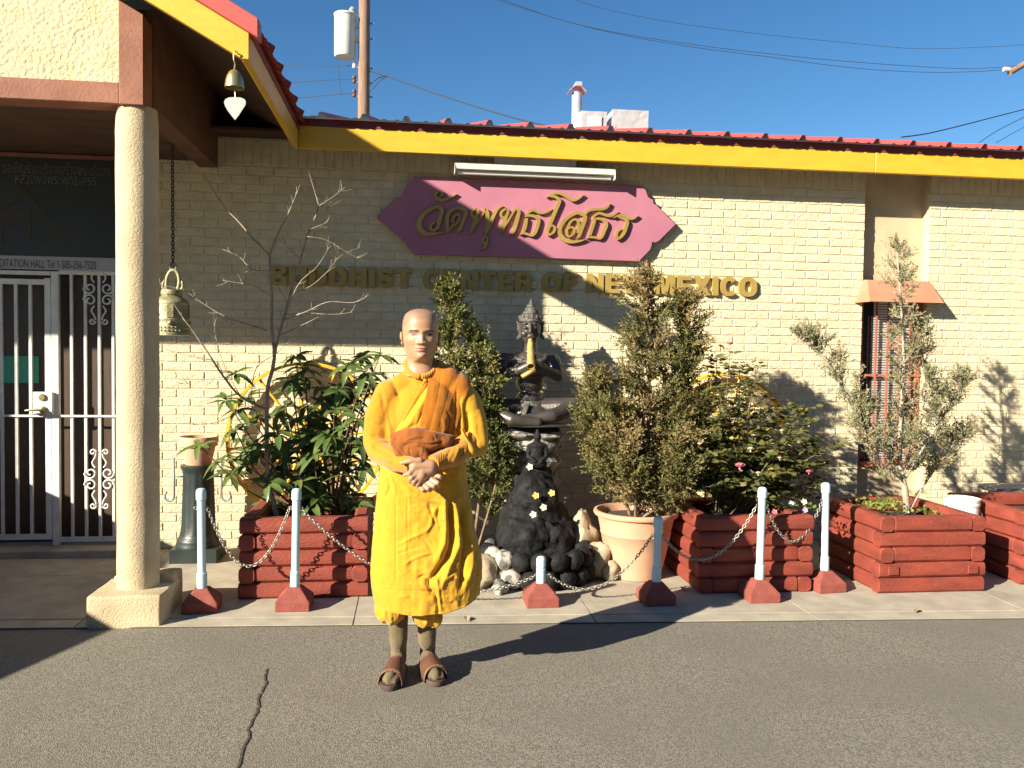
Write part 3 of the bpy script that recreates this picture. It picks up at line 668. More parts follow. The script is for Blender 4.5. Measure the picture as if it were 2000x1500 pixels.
GLY = {
 'wo': [[(905, 760, 8), (800, 775, 30), (700, 782, 48), (630, 745, 60), (590, 680, 62), (602, 600, 56), (645, 535, 50), (725, 465, 46), (820, 428, 40), (884, 458, 44), (878, 520, 50), (852, 610, 50), (845, 660, 40)],
        [(805, 618, 26), (748, 660, 30), (738, 695, 34), (772, 740, 26), (830, 695, 36), (846, 650, 36), (828, 612, 30)]],
 'han_akat': [[(1080, 255, 14), (1000, 300, 25), (900, 338, 40), (830, 322, 44), (802, 272, 34), (832, 232, 28), (880, 224, 26), (886, 268, 24), (850, 300, 14)]],
 'do': [[(1080, 768, 8), (1115, 725, 38), (1150, 640, 44), (1180, 560, 46), (1200, 488, 42), (1150, 450, 40), (1090, 437, 36), (1000, 482, 40), (955, 560, 46), (955, 650, 42), (962, 735, 34), (955, 765, 8)],
        [(955, 760, 10), (1012, 690, 28), (1070, 648, 34), (1112, 600, 32), (1120, 548, 28), (1082, 526, 26), (1042, 562, 28), (1030, 610, 32), (1062, 645, 22)]],
 'pho': [[(1338, 446, 20), (1284, 482, 32), (1276, 535, 30), (1310, 562, 28), (1352, 522, 34), (1352, 470, 28), (1332, 446, 18)],
         [(1352, 500, 30), (1325, 590, 54), (1292, 690, 48), (1262, 748, 26), (1228, 780, 6)],
         [(1262, 748, 10), (1335, 645, 24), (1420, 520, 26), (1458, 452, 30), (1478, 520, 44), (1478, 620, 48), (1470, 715, 42), (1458, 778, 12)],
         [(1462, 772, 12), (1500, 690, 42), (1540, 580, 44), (1600, 472, 34), (1650, 428, 22), (1702, 422, 6)]],
 'sara_u': [[(1468, 806, 20), (1420, 848, 30), (1424, 888, 26), (1452, 904, 22), (1474, 862, 28), (1478, 815, 20)], [(1474, 860, 26), (1452, 938, 34), (1424, 968, 20), (1390, 985, 4)]],
 'tho': [[(1732, 448, 20), (1668, 484, 32), (1654, 535, 30), (1690, 568, 26), (1734, 535, 32), (1746, 480, 28), (1726, 448, 18)],
         [(1735, 520, 30), (1695, 640, 50), (1672, 725, 38), (1628, 780, 6)], [(1668, 728, 10), (1732, 638, 22), (1802, 520, 24), (1852, 455, 28), (1888, 492, 42), (1870, 570, 48), (1840, 680, 46), (1815, 755, 30), (1768, 793, 6)]],
 'thong': [[(2336, 455, 5), (2270, 486, 22), (2210, 505, 28), (2150, 500, 34), (2080, 470, 32), (2030, 490, 30), (1975, 545, 14)],
           [(1965, 552, 12), (2040, 540, 30), (2110, 560, 38), (2145, 602, 44), (2130, 680, 44), (2100, 760, 40), (2060, 800, 28), (2000, 782, 28), (1950, 772, 24), (1900, 792, 6)], [(1990, 575, 34), (1972, 680, 40), (1945, 770, 30)]],
 'sara_o': [[(2738, 268, 6), (2660, 320, 28), (2590, 340, 32), (2520, 302, 32), (2440, 260, 32), (2370, 250, 28), (2310, 270, 26), (2250, 306, 6)],
            [(2290, 288, 18), (2370, 300, 34), (2418, 345, 38), (2400, 400, 44), (2360, 490, 44), (2320, 590, 44), (2282, 680, 44), (2262, 745, 34), (2282, 800, 26)],
            [(2282, 800, 18), (2342, 752, 32), (2356, 705, 30), (2326, 668, 20), (2290, 690, 22)]],
 'so': [[(2766, 848, 6), (2680, 872, 25), (2570, 882, 40), (2480, 852, 50), (2426, 780, 50), (2426, 700, 46), (2470, 622, 42), (2540, 560, 38), (2640, 506, 36), (2705, 522, 40), (2752, 552, 44), (2738, 620, 48), (2700, 720, 48), (2672, 805, 38), (2640, 838, 8)],
        [(2562, 690, 26), (2512, 722, 32), (2516, 786, 32), (2545, 815, 22), (2602, 768, 34), (2606, 712, 28), (2566, 688, 22)], [(2524, 705, 30), (2562, 622, 30), (2620, 590, 28), (2662, 622, 34), (2668, 690, 38), (2655, 770, 34)],
        [(2745, 535, 18), (2800, 476, 30), (2880, 461, 30), (2980, 456, 32), (3040, 430, 28), (3080, 376, 5)]],
 'thong_b': [[(3192, 488, 5), (3120, 535, 25), (3060, 545, 30), (2990, 525, 32), (2930, 510, 30), (2872, 545, 28), (2848, 592, 12)],
             [(2846, 594, 10), (2920, 580, 30), (2990, 600, 38), (3025, 652, 46), (3000, 730, 46), (2970, 808, 38), (2940, 840, 26), (2880, 826, 28), (2820, 822, 24), (2772, 838, 6)], [(2876, 600, 34), (2845, 700, 38), (2814, 800, 28)]],
 'ro': [[(3446, 538, 5), (3390, 575, 25), (3330, 580, 30), (3270, 546, 32), (3200, 536, 28), (3116, 572, 8)], [(3180, 558, 18), (3250, 580, 34), (3300, 622, 40), (3280, 700, 44), (3260, 760, 40), (3216, 820, 34), (3172, 858, 10)],
        [(3240, 720, 24), (3205, 722, 24), (3166, 758, 32), (3160, 800, 30), (3180, 840, 20)]]}
def pen(strokes, y0, y1):
    m = MB()
    for si, st in enumerate(strokes):
        pts = smoothpath([V(a, b, w) for a, b, w in st], 5); L = []; Rr = []
        for i, p in enumerate(pts):
            a, b = pts[max(i-1, 0)], pts[min(i+1, len(pts)-1)]; d = V(b.x-a.x, b.y-a.y, 0)
            if d.length < 1e-6: continue
            d.normalize(); nn = V(-d.y, d.x, 0)*max(p.z, 3)*0.54
            for lst, s_ in ((L, 1), (Rr, -1)):
                g = sq(730+(p.x+nn.x*s_)/Z6, 340+(p.y+nn.y*s_)/Z6, SY-0.02); lst.append(g)
        n = len(L); e = si*0.0006
        vv = [V(x, y0-e, z) for x, z in L]+[V(x, y0-e, z) for x, z in Rr]+[V(x, y1+e, z) for x, z in L]+[V(x, y1+e, z) for x, z in Rr]
        f = []
        for i in range(n-1):
            f += [(i, i+1, n+i+1, n+i), (2*n+i+1, 2*n+i, 3*n+i, 3*n+i+1), (i+1, i, 2*n+i, 2*n+i+1), (n+i, n+i+1, 3*n+i+1, 3*n+i)]
        f += [(0, n, 3*n, 2*n), (n-1, 3*n-1, 4*n-1, 2*n-1)]
        m.add(vv, f)
    return m
for k, st in GLY.items(): pen(st, SY-0.026, SY-0.003).build('letter', M_gold, sg, fix=True)
# --- raised Latin lettering
def arc(cx, cz, rx, rz, a0, a1, n=10, e=0.8):
    o_ = []
    for i in range(n+1):
        t = math.radians(a0+(a1-a0)*i/n); c, s_ = math.cos(t), math.sin(t)
        o_.append((cx+rx*math.copysign(abs(c)**e, c), cz+rz*math.copysign(abs(s_)**e, s_)))
    return o_
T = 0.24
def straight(ps): return ps
def letter(ch):
    """outline loops as quads strips: list of (outer, inner) or a polygon; unit cap height"""
    if ch == 'I': return 0.27, [[(0, 0), (.27, 0), (.27, 1), (0, 1)]]
    if ch == 'H': return .80, [[(0, 0), (.27, 0), (.27, .385), (.53, .385), (.53, 0), (.8, 0), (.8, 1), (.53, 1), (.53, .61), (.27, .61), (.27, 1), (0, 1)]]
    if ch == 'T': return .74, [[(.235, 0), (.505, 0), (.505, .78), (.74, .78), (.74, 1), (0, 1), (0, .78), (.235, .78)]]
    if ch == 'E': return .70, [[(0, 0), (.7, 0), (.7, .215), (.27, .215), (.27, .40), (.65, .40), (.65, .60), (.27, .60), (.27, .785), (.69, .785), (.69, 1), (0, 1)]]
    if ch == 'F': return .66, [[(0, 0), (.27, 0), (.27, .39), (.60, .39), (.60, .60), (.27, .60), (.27, .785), (.66, .785), (.66, 1), (0, 1)]]
    if ch == 'N': return .80, [[(0, 0), (.255, 0), (.255, .56), (.54, 0), (.8, 0), (.8, 1), (.545, 1), (.545, .45), (.265, 1), (0, 1)]]
    if ch == 'M': return .98, [[(0, 0), (.24, 0), (.24, .66), (.38, 0), (.60, 0), (.74, .66), (.74, 0), (.98, 0), (.98, 1), (.61, 1), (.49, .40), (.37, 1), (0, 1)]]
    if ch == 'W': return 1.14, [[(.22, 0), (.47, 0), (.57, .58), (.67, 0), (.92, 0), (1.14, 1), (.87, 1), (.78, .42), (.69, 1), (.45, 1), (.36, .42), (.27, 1), (0, 1)]]
    if ch == 'X': return .84, [[(0, 0), (.30, 0), (.42, .27), (.54, 0), (.84, 0), (.58, .51), (.82, 1), (.53, 1), (.42, .75), (.31, 1), (.02, 1), (.26, .51)]]
    if ch == 'U': return .78, [[(0, 1), (0, .36)]+arc(.39, .36, .39, .38, 180, 360, 14)+[(.78, 1), (.51, 1), (.51, .38)]+arc(.39, .38, .12, .17, 360, 180, 10)+[(.27, 1)]]
    if ch == 'O': return .88, [(arc(.44, .5, .44, .52, 90, 450, 32), arc(.44, .5, .165, .30, 90, 450, 32))]
    if ch == 'D': return .80, [([(0, 0), (.0, 1)]+arc(.30, .5, .50, .5, 90, -90, 20, .85), [(.27, .22), (.27, .78)]+arc(.30, .5, .23, .28, 90, -90, 20, .85))]
    if ch == 'C': return .82, [arc(.43, .5, .43, .52, 42, 318, 26, .9)+arc(.43, .5, .165, .30, 320, 40, 22, .9)]
    if ch == 'B': return .78, [([(0, 0), (0, 1), (.45, 1)]+arc(.45, .755, .29, .245, 90, -60, 9)+arc(.46, .285, .32, .285, 62, -90, 10)[0:], [(.27, .19), (.27, .42), (.44, .42)]+arc(.44, .305, .085, .115, 90, -90, 8)), 'B2']
    if ch == 'R': return .80, [([(0, 0), (0, 1), (.46, 1)]+arc(.46, .72, .31, .28, 90, -70, 10)+[(.66, .40), (.73, .30), (.75, .06), (.80, 0), (.51, 0), (.48, .10), (.47, .27), (.40, .37), (.27, .37), (.27, 0)], None), 'R2']
    if ch == 'S': return .76, ['S']
Latin = 0.0
let = thing('wall_lettering', V(0.85, WALL_Y, 2.0), 'raised gold block letters reading BUDDHIST CENTER OF NEW MEXICO', 'lettering')
LY0, LY1 = 6.412, 6.4435
def loft2(m, o_, i_, y0, y1):
    n = len(o_); 
    vv = [V(x, y0, z) for x, z in o_]+[V(x, y0, z) for x, z in i_]+[V(x, y1, z) for x, z in o_]+[V(x, y1, z) for x, z in i_]
    f = []
    for k in range(n):
        j = (k+1) % n
        f += [(k, j, n+j, n+k), (2*n+j, 2*n+k, 3*n+k, 3*n+j), (j, k, 2*n+k, 2*n+j), (n+k, n+j, 3*n+j, 3*n+k)]
    m.add(vv, f)
def resample(poly, n):
    pts = poly+[poly[0]]; d = [0]
    for a, b in zip(pts, pts[1:]): d.append(d[-1]+math.hypot(b[0]-a[0], b[1]-a[1]))
    o_ = []
    for k in range(n):
        s_ = d[-1]*k/n
        for i in range(len(pts)-1):
            if d[i+1] >= s_:
                t = (s_-d[i])/max(1e-9, d[i+1]-d[i]); o_.append((pts[i][0]*(1-t)+pts[i+1][0]*t, pts[i][1]*(1-t)+pts[i+1][1]*t)); break
    return o_
def letter_mb(ch, x0, z0, wsc, h):
    m = MB(); w, loops = letter(ch); f = lambda p: (x0+p[0]*wsc, z0+p[1]*h)
    if ch == 'S':
        c = [(.68, .72, .25), (.60, .84, .23), (.40, .89, .22), (.20, .82, .25), (.15, .70, .26), (.24, .58, .26), (.42, .51, .27), (.58, .43, .27), (.625, .29, .27), (.56, .16, .25), (.37, .10, .22), (.17, .16, .23), (.09, .31, .25)]
        pts = smoothpath([V(a, b, t) for a, b, t in c], 4); L = []; Q = []
        for i, p in enumerate(pts):
            a, b = pts[max(i-1, 0)], pts[min(i+1, len(pts)-1)]; d = V(b.x-a.x, b.y-a.y, 0).normalized(); nn = V(-d.y, d.x, 0)*p.z/2
            L.append((p.x+nn.x, p.y+nn.y)); Q.append((p.x-nn.x, p.y-nn.y))
        m.prism([f(p) for p in L+Q[::-1]], LY0, LY1); return m
    if ch in 'OD':
        o_, i_ = loops[0]; loft2(m, [f(p) for p in o_], [f(p) for p in i_], LY0, LY1); return m
    if ch == 'B':
        N_ = 4
        for (zc0, zc1, xr) in ((0, .535, .78), (.535, 1, .74)):
            hh_ = (zc1-zc0)/2; zc = (zc0+zc1)/2
            o_ = [(0, zc0), (0, zc1)]+arc(.42, zc, xr-.42, hh_, 90, -90, 14, .85); i_ = [(.27, zc-hh_+.18), (.27, zc+hh_-.18)]+arc(.42, zc, .10, hh_-.18, 90, -90, 14, .85)
            loft2(m, [f(p) for p in o_], [f(p) for p in i_], LY0, LY1)
        return m
    if ch == 'R':
        o_ = [(0, .40), (0, 1)]+arc(.44, .70, .34, .30, 90, -90, 14, .85); i_ = [(.27, .59), (.27, .80)]+arc(.44, .70, .09, .105, 90, -90, 14, .85)
        loft2(m, [f(p) for p in o_], [f(p) for p in i_], LY0, LY1)
        m.prism([f(p) for p in ((0, 0), (.27, 0), (.27, .405), (0, .405))], LY0, LY1); m.prism([f(p) for p in ((.36, .405), (.66, .44), (.74, .33), (.755, .08), (.81, 0), (.53, 0), (.49, .10), (.475, .28), (.42, .36))], LY0+.0004, LY1); return m
    m.prism([f(p) for p in loops[0]], LY0, LY1); return m
for word, a, b in (('BUDDHIST', 526, 804), ('CENTER', 825, 1040), ('OF', 1058, 1129), ('NEW', 1146, 1262), ('MEXICO', 1279, 1479)):
    xa, xb = P(a, 550, LY0).x, P(b, 555, LY0).x; ws = [letter(c)[0] for c in word]; gap = 0.09
    tot = sum(ws)+gap*(len(word)-1); s_ = (xb-xa)/tot; x = xa
    for c, w in zip(word, ws):
        letter_mb(c, x, 2.013, s_, 0.150).build('letter', M_goldlet, let, fix=True); x += (w+gap)*s_
# ================================================================ LIGHT FIXTURE
lf = thing('strip_light', V(0.92, 6.27, 2.86), 'white fluorescent strip light fixed under the yellow eave above the purple sign', 'light')
a, b = P(889, 330, 6.25).x, P(1201, 335, 6.25).x
MB().prism([(0, 0), (0, 1)], 0, 1) if False else None
hs = MB(); sec = [(6.255, 2.910), (6.242, 2.957), (6.345, 2.960), (6.345, 2.910)]
hs.add([V(x, y, z) for x in (a, b) for y, z in sec], [(0, 1, 5, 4), (1, 2, 6, 5), (2, 3, 7, 6), (3, 0, 4, 7), (3, 2, 1, 0), (4, 5, 6, 7)])
hs.build('housing', M_white, lf, bevel=0.003, fix=True)
MB().tube([V(a+0.02, 6.30, 2.893), V(b-0.02, 6.30, 2.893)], 0.016, 12).build('tube', mat('tube_glass', (0.8, 0.8, 0.78), None, 0.2), lf, smooth=1)
for x in (a-0.004, b+0.001): MB().box(x, x+0.003, 6.245, 6.342, 2.877, 2.959).build('end_cap', M_white, lf)
MB().box(a+0.3, b-0.3, 6.28, 6.32, 2.961, FZ1-0.041).build('bracket', M_white, lf)
# ================================================================ ROOFTOP AND POWER LINES
VY = 8.0
vp = P(1126, 250, VY)
fl = thing('flue_pipe', V(vp.x, VY, 3.62), 'tall white metal flue pipe with folded cap on the roof', 'flue')
r_ = (P(1135, 220, VY)-P(1115, 220, VY)).length/2
MB().lathe([(r_*1.5, 3.62), (r_*1.1, 3.72), (r_, 3.74), (r_, P(1126, 182, VY).z)], (vp.x, VY, 0), 20).build('pipe', M_galv, fl, smooth=0.7)
ct = P(1126, 178, VY)
cpm = MB()
for sx, sz, w in ((-1, -0.01, 0.055), (1, 0.0, 0.055)):
    x0 = ct.x+sx*0.02; x1 = ct.x+sx*0.085
    cpm.add([V(x0, VY-0.07, ct.z+0.035), V(x1, VY-0.07, ct.z-0.02), V(x1, VY+0.07, ct.z-0.02), V(x0, VY+0.07, ct.z+0.035), V(x0, VY-0.07, ct.z+0.039), V(x1+sx*.004, VY-0.07, ct.z-0.016), V(x1+sx*.004, VY+0.07, ct.z-0.016), V(x0, VY+0.07, ct.z+0.039)],
            [(0, 1, 2, 3), (7, 6, 5, 4), (0, 4, 5, 1), (1, 5, 6, 2), (2, 6, 7, 3), (3, 7, 4, 0)])
cpm.box(ct.x-0.022, ct.x+0.04, VY-0.075, VY+0.07, ct.z+0.03, ct.z+0.07)
cpm.build('cap', M_galv, fl, fix=True)
for (x0, x1, y0, y1, lab, panel) in ((1131, 1181, 224, 262, 'smaller foil-faced roof duct with recessed grey panel beside the flue pipe', True), (1191, 1261, 222, 262, 'larger crumpled foil-wrapped roof duct on the red roof', False)):
    a = P(x0, y1, VY); b = P(x1, y0, VY); d = thing('roof_duct', V((a.x+b.x)/2, VY, 3.55), lab, 'duct')
    o = MB().box(a.x, b.x, VY-0.1, VY+0.3, 3.55, b.z).build('box', M_galv, d)
    bm = bmesh.new(); bm.from_mesh(o.data); bmesh.ops.subdivide_edges(bm, edges=bm.edges, cuts=7, use_grid_fill=True)
    for v in bm.verts: v.co += Vector((noise.noise(v.co*14), noise.noise(v.co*14+V(7, 0, 0)), noise.noise(v.co*11+V(0, 9, 0))))*0.006
    bm.to_mesh(o.data); bm.free()
    if panel: MB().box(a.x+0.07, b.x-0.055, VY-0.114, VY-0.09, 3.6, P(1150, 233, VY).z).build('panel', mat('grey_panel', (0.42, 0.50, 0.52), None, 0.5), d)
UY = 21.0
pc = P(711, 100, UY)
up = thing('utility_pole', V(pc.x, UY, -0.012), 'weathered wooden utility pole with grey transformer drum rising behind the roof', 'utility pole')
MB().tube([V(pc.x, UY, -0.012), V(pc.x+0.005, UY, 6), V(pc.x, UY, 14.5)], [0.17, 0.150, 0.125], 14).build('pole', M_pole, up, smooth=1)
tz0, tz1 = P(675, 112, UY).z, P(675, 28, UY).z; tx = P(674, 70, UY).x; tr = 0.265
M_trf = mat('transformer_grey', (0.66, 0.66, 0.60), (0.58, 0.58, 0.53), 0.45, 4)
tro = MB().lathe([(tr*.9, tz0), (tr, tz0+0.05), (tr, tz1-0.06), (tr*1.06, tz1-0.055), (tr*1.06, tz1-0.02), (tr*.98, tz1), (0.02, tz1+0.03)], (tx, UY, 0), 24).build('transformer', M_trf, up, smooth=0.6)
bz_ = P(688, 24, UY); MB().lathe([(0.085, tz1), (0.09, tz1+0.05), (0.07, tz1+0.08), (0.09, tz1+0.11), (0.06, tz1+0.16), (0.03, tz1+0.19)], (bz_.x, UY, 0), 12).build('bushing', mat('bushing_grey', (0.3, 0.33, 0.33), None, 0.4), tro, smooth=0.5)
for z in (P(0, 48, UY).z, P(0, 76, UY).z): pass
for py in (50, 78):
    z = P(700, py, UY).z; MB().box(tx+tr*0.9, pc.x-0.1, UY-0.05, UY+0.05, z-0.06, z+0.06).build('bracket', M_trf, up)
for k, py in enumerate((126, 155, 182)):
    c = P(692, py, UY); MB().lathe([(0.02, -0.10), (0.05, -0.08), (0.05, -0.02), (0.03, 0), (0.05, 0.02), (0.05, 0.08), (0.02, 0.10)], c, 10).build('insulator', M_white if k == 0 else mat('brown_porcelain', (0.12, 0.06, 0.05), None, 0.3), up, smooth=0.6)
    MB().box(c.x-0.02, pc.x+0.24, UY-0.02, UY+0.02, c.z-0.09, c.z-0.06).build('bolt', M_hook, up)
for py in (46, 76): c = P(723, py, UY); MB().box(pc.x+0.1, c.x+0.1, UY-0.015, UY+0.015, c.z-0.015, c.z+0.015).build('bolt', M_hook, up)
def wire(pts, Y, rad=0.009, lab=None):
    pp = smoothpath([P(x, y, Y if not isinstance(Y, tuple) else Y[0]+(Y[1]-Y[0])*i/(len(pts)-1)) for i, (x, y) in enumerate(pts)], 6)
    MB().tube(pp, rad, 5).build('power_line', M_wire, None, smooth=9, label=lab, cat='power line')
wire([(692, 128), (640, 129), (560, 126), (440, 121), (330, 116)], (21, 24), 0.007, 'top of three thin cables running from the pole behind the porch roof')
wire([(692, 155), (640, 156), (570, 161), (450, 165), (330, 168)], (21, 24), 0.009, 'middle of three thin cables running from the pole behind the porch roof')
wire([(692, 182), (650, 185), (580, 191), (450, 198), (330, 204)], (21, 24), 0.009, 'lowest of three thin cables running from the pole behind the porch roof')
wire([(656, 108), (661, 130), (664, 160), (666, 184)], 20.9, 0.006, 'short drop cable hanging below the transformer drum')
wire([(722, 139), (760, 150), (820, 172), (920, 205), (1010, 232), (1080, 248)], (21, 16), 0.014, 'thick sagging service cable from the pole down to the roof')
wire([(722, 166), (740, 152), (758, 148)], 20.9, 0.012, 'short loop of cable joining the pole to the service drop')
wire([(722, 180), (742, 158), (757, 149)], 20.85, 0.010, 'lower short loop of cable joining the pole to the service drop')
wire([(960, -4), (1060, 28), (1160, 55), (1290, 78), (1440, 98), (1620, 117), (1780, 129), (1900, 134), (2010, 126)], 26, 0.009, 'upper of two long close cables sagging across the open sky')
wire([(975, -4), (1080, 34), (1200, 65), (1340, 90), (1500, 111), (1660, 132), (1800, 141), (1900, 140), (1958, 136)], 26, 0.009, 'lower of two long close cables sagging across the open sky')
wire([(1110, -4), (1200, 22), (1340, 48), (1500, 68), (1660, 84), (1790, 95), (1920, 92), (2010, 87)], 30, 0.008, 'faint high cable above the two close cables in the sky')
wire([(1760, 268), (1810, 261), (1870, 247), (1940, 229), (2010, 211)], (13, 16), 0.011, 'thick cable rising away over the far end of the roof')
wire([(1912, 279), (1950, 254), (2010, 224)], (14, 16), 0.007, 'middle thin cable rising over the far end of the roof')
wire([(1945, 279), (1975, 262), (2010, 243)], (14, 16), 0.006, 'short thin cable lowest over the far end of the roof')
ia = P(1960, 135, 26)
ins = thing('line_insulator', ia, 'white disc insulator string at the end of a sky cable', 'insulator')
for k in range(4): MB().lathe([(0.03, -0.02), (0.075, -0.015), (0.075, 0.015), (0.03, 0.02)], n=12, M=Matrix.Translation(ia+V(0.02+k*0.055, 0, 0)) @ Matrix.Rotation(math.pi/2, 4, 'Y')).build('disc', M_white, ins, smooth=0.6)
MB().tube([ia, P(1985, 134, 26)], 0.012, 6).build('rod', M_hook, ins)
MB().tube([P(1972, 142, 26), P(2030, 108, 26.2), P(2300, -20, 27)], 0.1, 10).build('crossarm', M_pole, None, smooth=1, label='brown timber cross-arm end at the edge of the sky beyond the roof', cat='cross-arm')

# ================================================================ LOG PLANTERS
def log(axis, a, b, c, z, seed, end=0.006):
    """landscape timber along X or Y from a to b, centred at c in the other axis, bottom z"""
    rr = random.Random(seed); w = 0.049; hgt = 0.0965; n = 5
    sec = [(-w*0.60, 0), (w*0.60, 0), (w*0.95, 0.016), (w, 0.035), (w, hgt-0.035), (w*0.93, hgt-0.014), (w*0.55, hgt), (-w*0.55, hgt), (-w*0.93, hgt-0.014), (-w, hgt-0.035), (-w, 0.035), (-w*0.95, 0.016)]
    vv = []; K = len(sec); ts = [0, end/(b-a)]+[i/n for i in range(1, n)]+[1-end/(b-a), 1]
    for t in ts:
        sh = 0.93 if t in (0, 1) else 1; jx_, jz_ = rr.uniform(-.0018, .0018), rr.uniform(-.0012, .0012)
        for u, zz in sec:
            p = a+(b-a)*t; q = c+u*sh+jx_; vv.append((p, q, z+hgt/2+(zz-hgt/2)*sh+jz_) if axis == 'X' else (q, p, z+hgt/2+(zz-hgt/2)*sh+jz_))
    m = MB(); L = len(ts)
    m.add(vv, [(i*K+k, (i+1)*K+k, (i+1)*K+(k+1) % K, i*K+(k+1) % K) for i in range(L-1) for k in range(K)])
    m.cur = 1; m.add(vv[:K], [tuple(range(K))]); m.add(vv[-K:], [tuple(range(K))[::-1]]); m.cur = 0
    if axis == 'Y': m.f = [f[::-1] for f in m.f]
    return m
def planter(x0, x1, y0, y1, ends, label, seed, soil=0.40):
    t = thing('log_planter', V((x0+x1)/2, (y0+y1)/2, 0), label, 'planter', 'red log planters along the wall'); w = 0.05
    rr = random.Random(seed)
    for i in range(5):
        z = i*0.1+0.001; e = ends[i]; d = lambda: rr.uniform(-0.006, 0.006)
        fx = (x0+0.099, x1-0.099) if e else (x0+d(), x1+d()); fy = (y0+d(), y1+d()) if e else (y0+0.099, y1-0.099)
        for c in (y0+w+(0.002 if e else 0)+rr.uniform(-.004, .003), y1-w): log('X', *fx, c, z, rr.random(), 0.02 if rr.random() < .4 else 0.005).build('log', [M_log, M_logend], t, smooth=0.5)
        for c in (x0+w, x1-w): log('Y', *fy, c, z, rr.random()).build('log', [M_log, M_logend], t, smooth=0.5)
    so = MB(); n = 10; vv = []
    for j in range(n+1):
        for i in range(n+1):
            x = x0+0.09+(x1-x0-0.18)*i/n; y = y0+0.09+(y1-y0-0.18)*j/n
            vv.append((x, y, soil+0.02*noise.noise((x*9, y*9, seed))))
    so.add(vv, [(j*(n+1)+i, j*(n+1)+i+1, (j+1)*(n+1)+i+1, (j+1)*(n+1)+i) for j in range(n) for i in range(n)])
    so.build('soil', M_soil, t, smooth=9)
    return t
PL1 = planter(-1.04, -0.265, 5.08, 5.84, (0, 1, 0, 1, 0), 'red log planter holding the broad-leaved evergreen and the bare sapling', 1)
MB().box(-0.80, -0.62, 5.19, 5.23, 0.40, 0.455).build('liner', mat('blue_plastic', (0.03, 0.22, 0.42), None, 0.4), PL1, bevel=0.006)
PL2 = planter(1.82, 2.585, 4.99, 5.74, (1, 0, 1, 0, 0), 'red log planter holding the rose bush', 2)
PL3 = planter(3.0, 3.735, 4.91, 5.70, (0, 0, 1, 0, 1), 'red log planter holding the thin grey-green juniper', 3)
PL4 = planter(4.10, 4.86, 5.03, 5.85, (0, 1, 0, 1, 0), 'red log planter beyond the white bucket', 4)
for x in (3.09, 3.645): MB().box(x-0.036, x+0.036, 4.898, 4.909, 0.125, 0.18).build('block', M_log, PL3, bevel=0.003)
# ================================================================ BOLLARDS AND CHAINS
HK = []
def bollard(x, y, top, label, grp=None, ang=0.0, tilt=(0, 0)):
    t = thing('bollard', V(x, y, 0), label, 'bollard', grp)
    t.rotation_euler = (tilt[1], tilt[0], ang)
    b = 0.098; m = MB(); u = 0.036
    m.add([V(sx*w, sy*w, z) for w, z in ((b, 0), (b, 0.058), (u, 0.128)) for sx, sy in ((-1, -1), (1, -1), (1, 1), (-1, 1))],
          [(0, 3, 2, 1)]+[(k*4+i, k*4+(i+1) % 4, k*4+4+(i+1) % 4, k*4+4+i) for k in (0, 1) for i in range(4)]+[(8, 9, 10, 11)])
    m.build('base', M_redconc, t, bevel=0.006, seg=2, local=True)
    r = 0.0235; c = 0.029
    p = MB().lathe([(c, 0.125), (c, 0.215), (r, 0.218), (r, top-0.068), (c, top-0.066), (c, top-0.022), (c*0.93, top-0.011), (c*0.72, top-0.003), (c*0.4, top), (0.001, top+0.001)], n=20)
    po = p.build('post', M_pipe, t, smooth=0.6, local=True)
    for s_ in (-1, 1):
        z = top-0.115; MB().tube([V(s_*(r+0.008+0.008*math.cos(a)), -0.004, z+0.009*math.sin(a)) for a in np.linspace(0, 6.28, 9)], 0.0022, 5, cap=False).build('eye', M_steel, po, local=True, smooth=9)
    HK.append(V(x, y, top-0.12)); return t
bollard(-1.212, 4.925, 0.711, 'tall pale blue bollard next to the porch column', None, 0.06, (-0.01, 0))
bollard(-0.683, 4.92, 0.708, 'tall pale blue bollard in front of the broad-leaved evergreen planter', None, -0.03, (0.012, 0))
bollard(0.785, 4.885, 0.290, 'very short pale blue bollard in front of the black rock fountain', None, 0.0)
bollard(1.502, 4.865, 0.530, 'medium-height pale blue bollard in front of the terracotta pot', None, 0.03, (0.012, 0))
bollard(2.172, 4.875, 0.707, 'tall pale blue bollard standing before the rose planter front', None, 0.0, (0.01, 0))
bollard(2.70, 5.05, 0.705, 'tall pale blue bollard at the corner gap beside the rose planter', None, 0.1, (-0.015, 0))
def sag(a, b, d, n=18):
    return [a.lerp(b, i/n)-V(0, 0, d*(1-(2*i/n-1)**2)) for i in range(n+1)]
cl = ('from the porch column bollard to the evergreen planter bollard', 'sagging behind the monk toward the very short bollard', 'between the very short bollard and the medium bollard',
      'between the medium bollard and the rose planter bollard', 'between the two tall bollards beside the rose planter')
for i, d in enumerate((0.34, 0.26, 0.20, 0.235, 0.245)):
    a, b = HK[i]+V(0.033, -0.004, 0), HK[i+1]+V(-0.033, -0.004, 0)
    if i == 2: a = HK[2]+V(0.033, -0.004, 0.02)
    pts = sag(a, b, d); lim = 0.006
    pts = [V(p.x, p.y, max(p.z, lim)) for p in pts]
    links(MB(), pts, 0.026, 0.0029, 0.66).build('barrier_chain', M_steel, None, smooth=9, label='twisted steel chain '+cl[i], cat='chain')
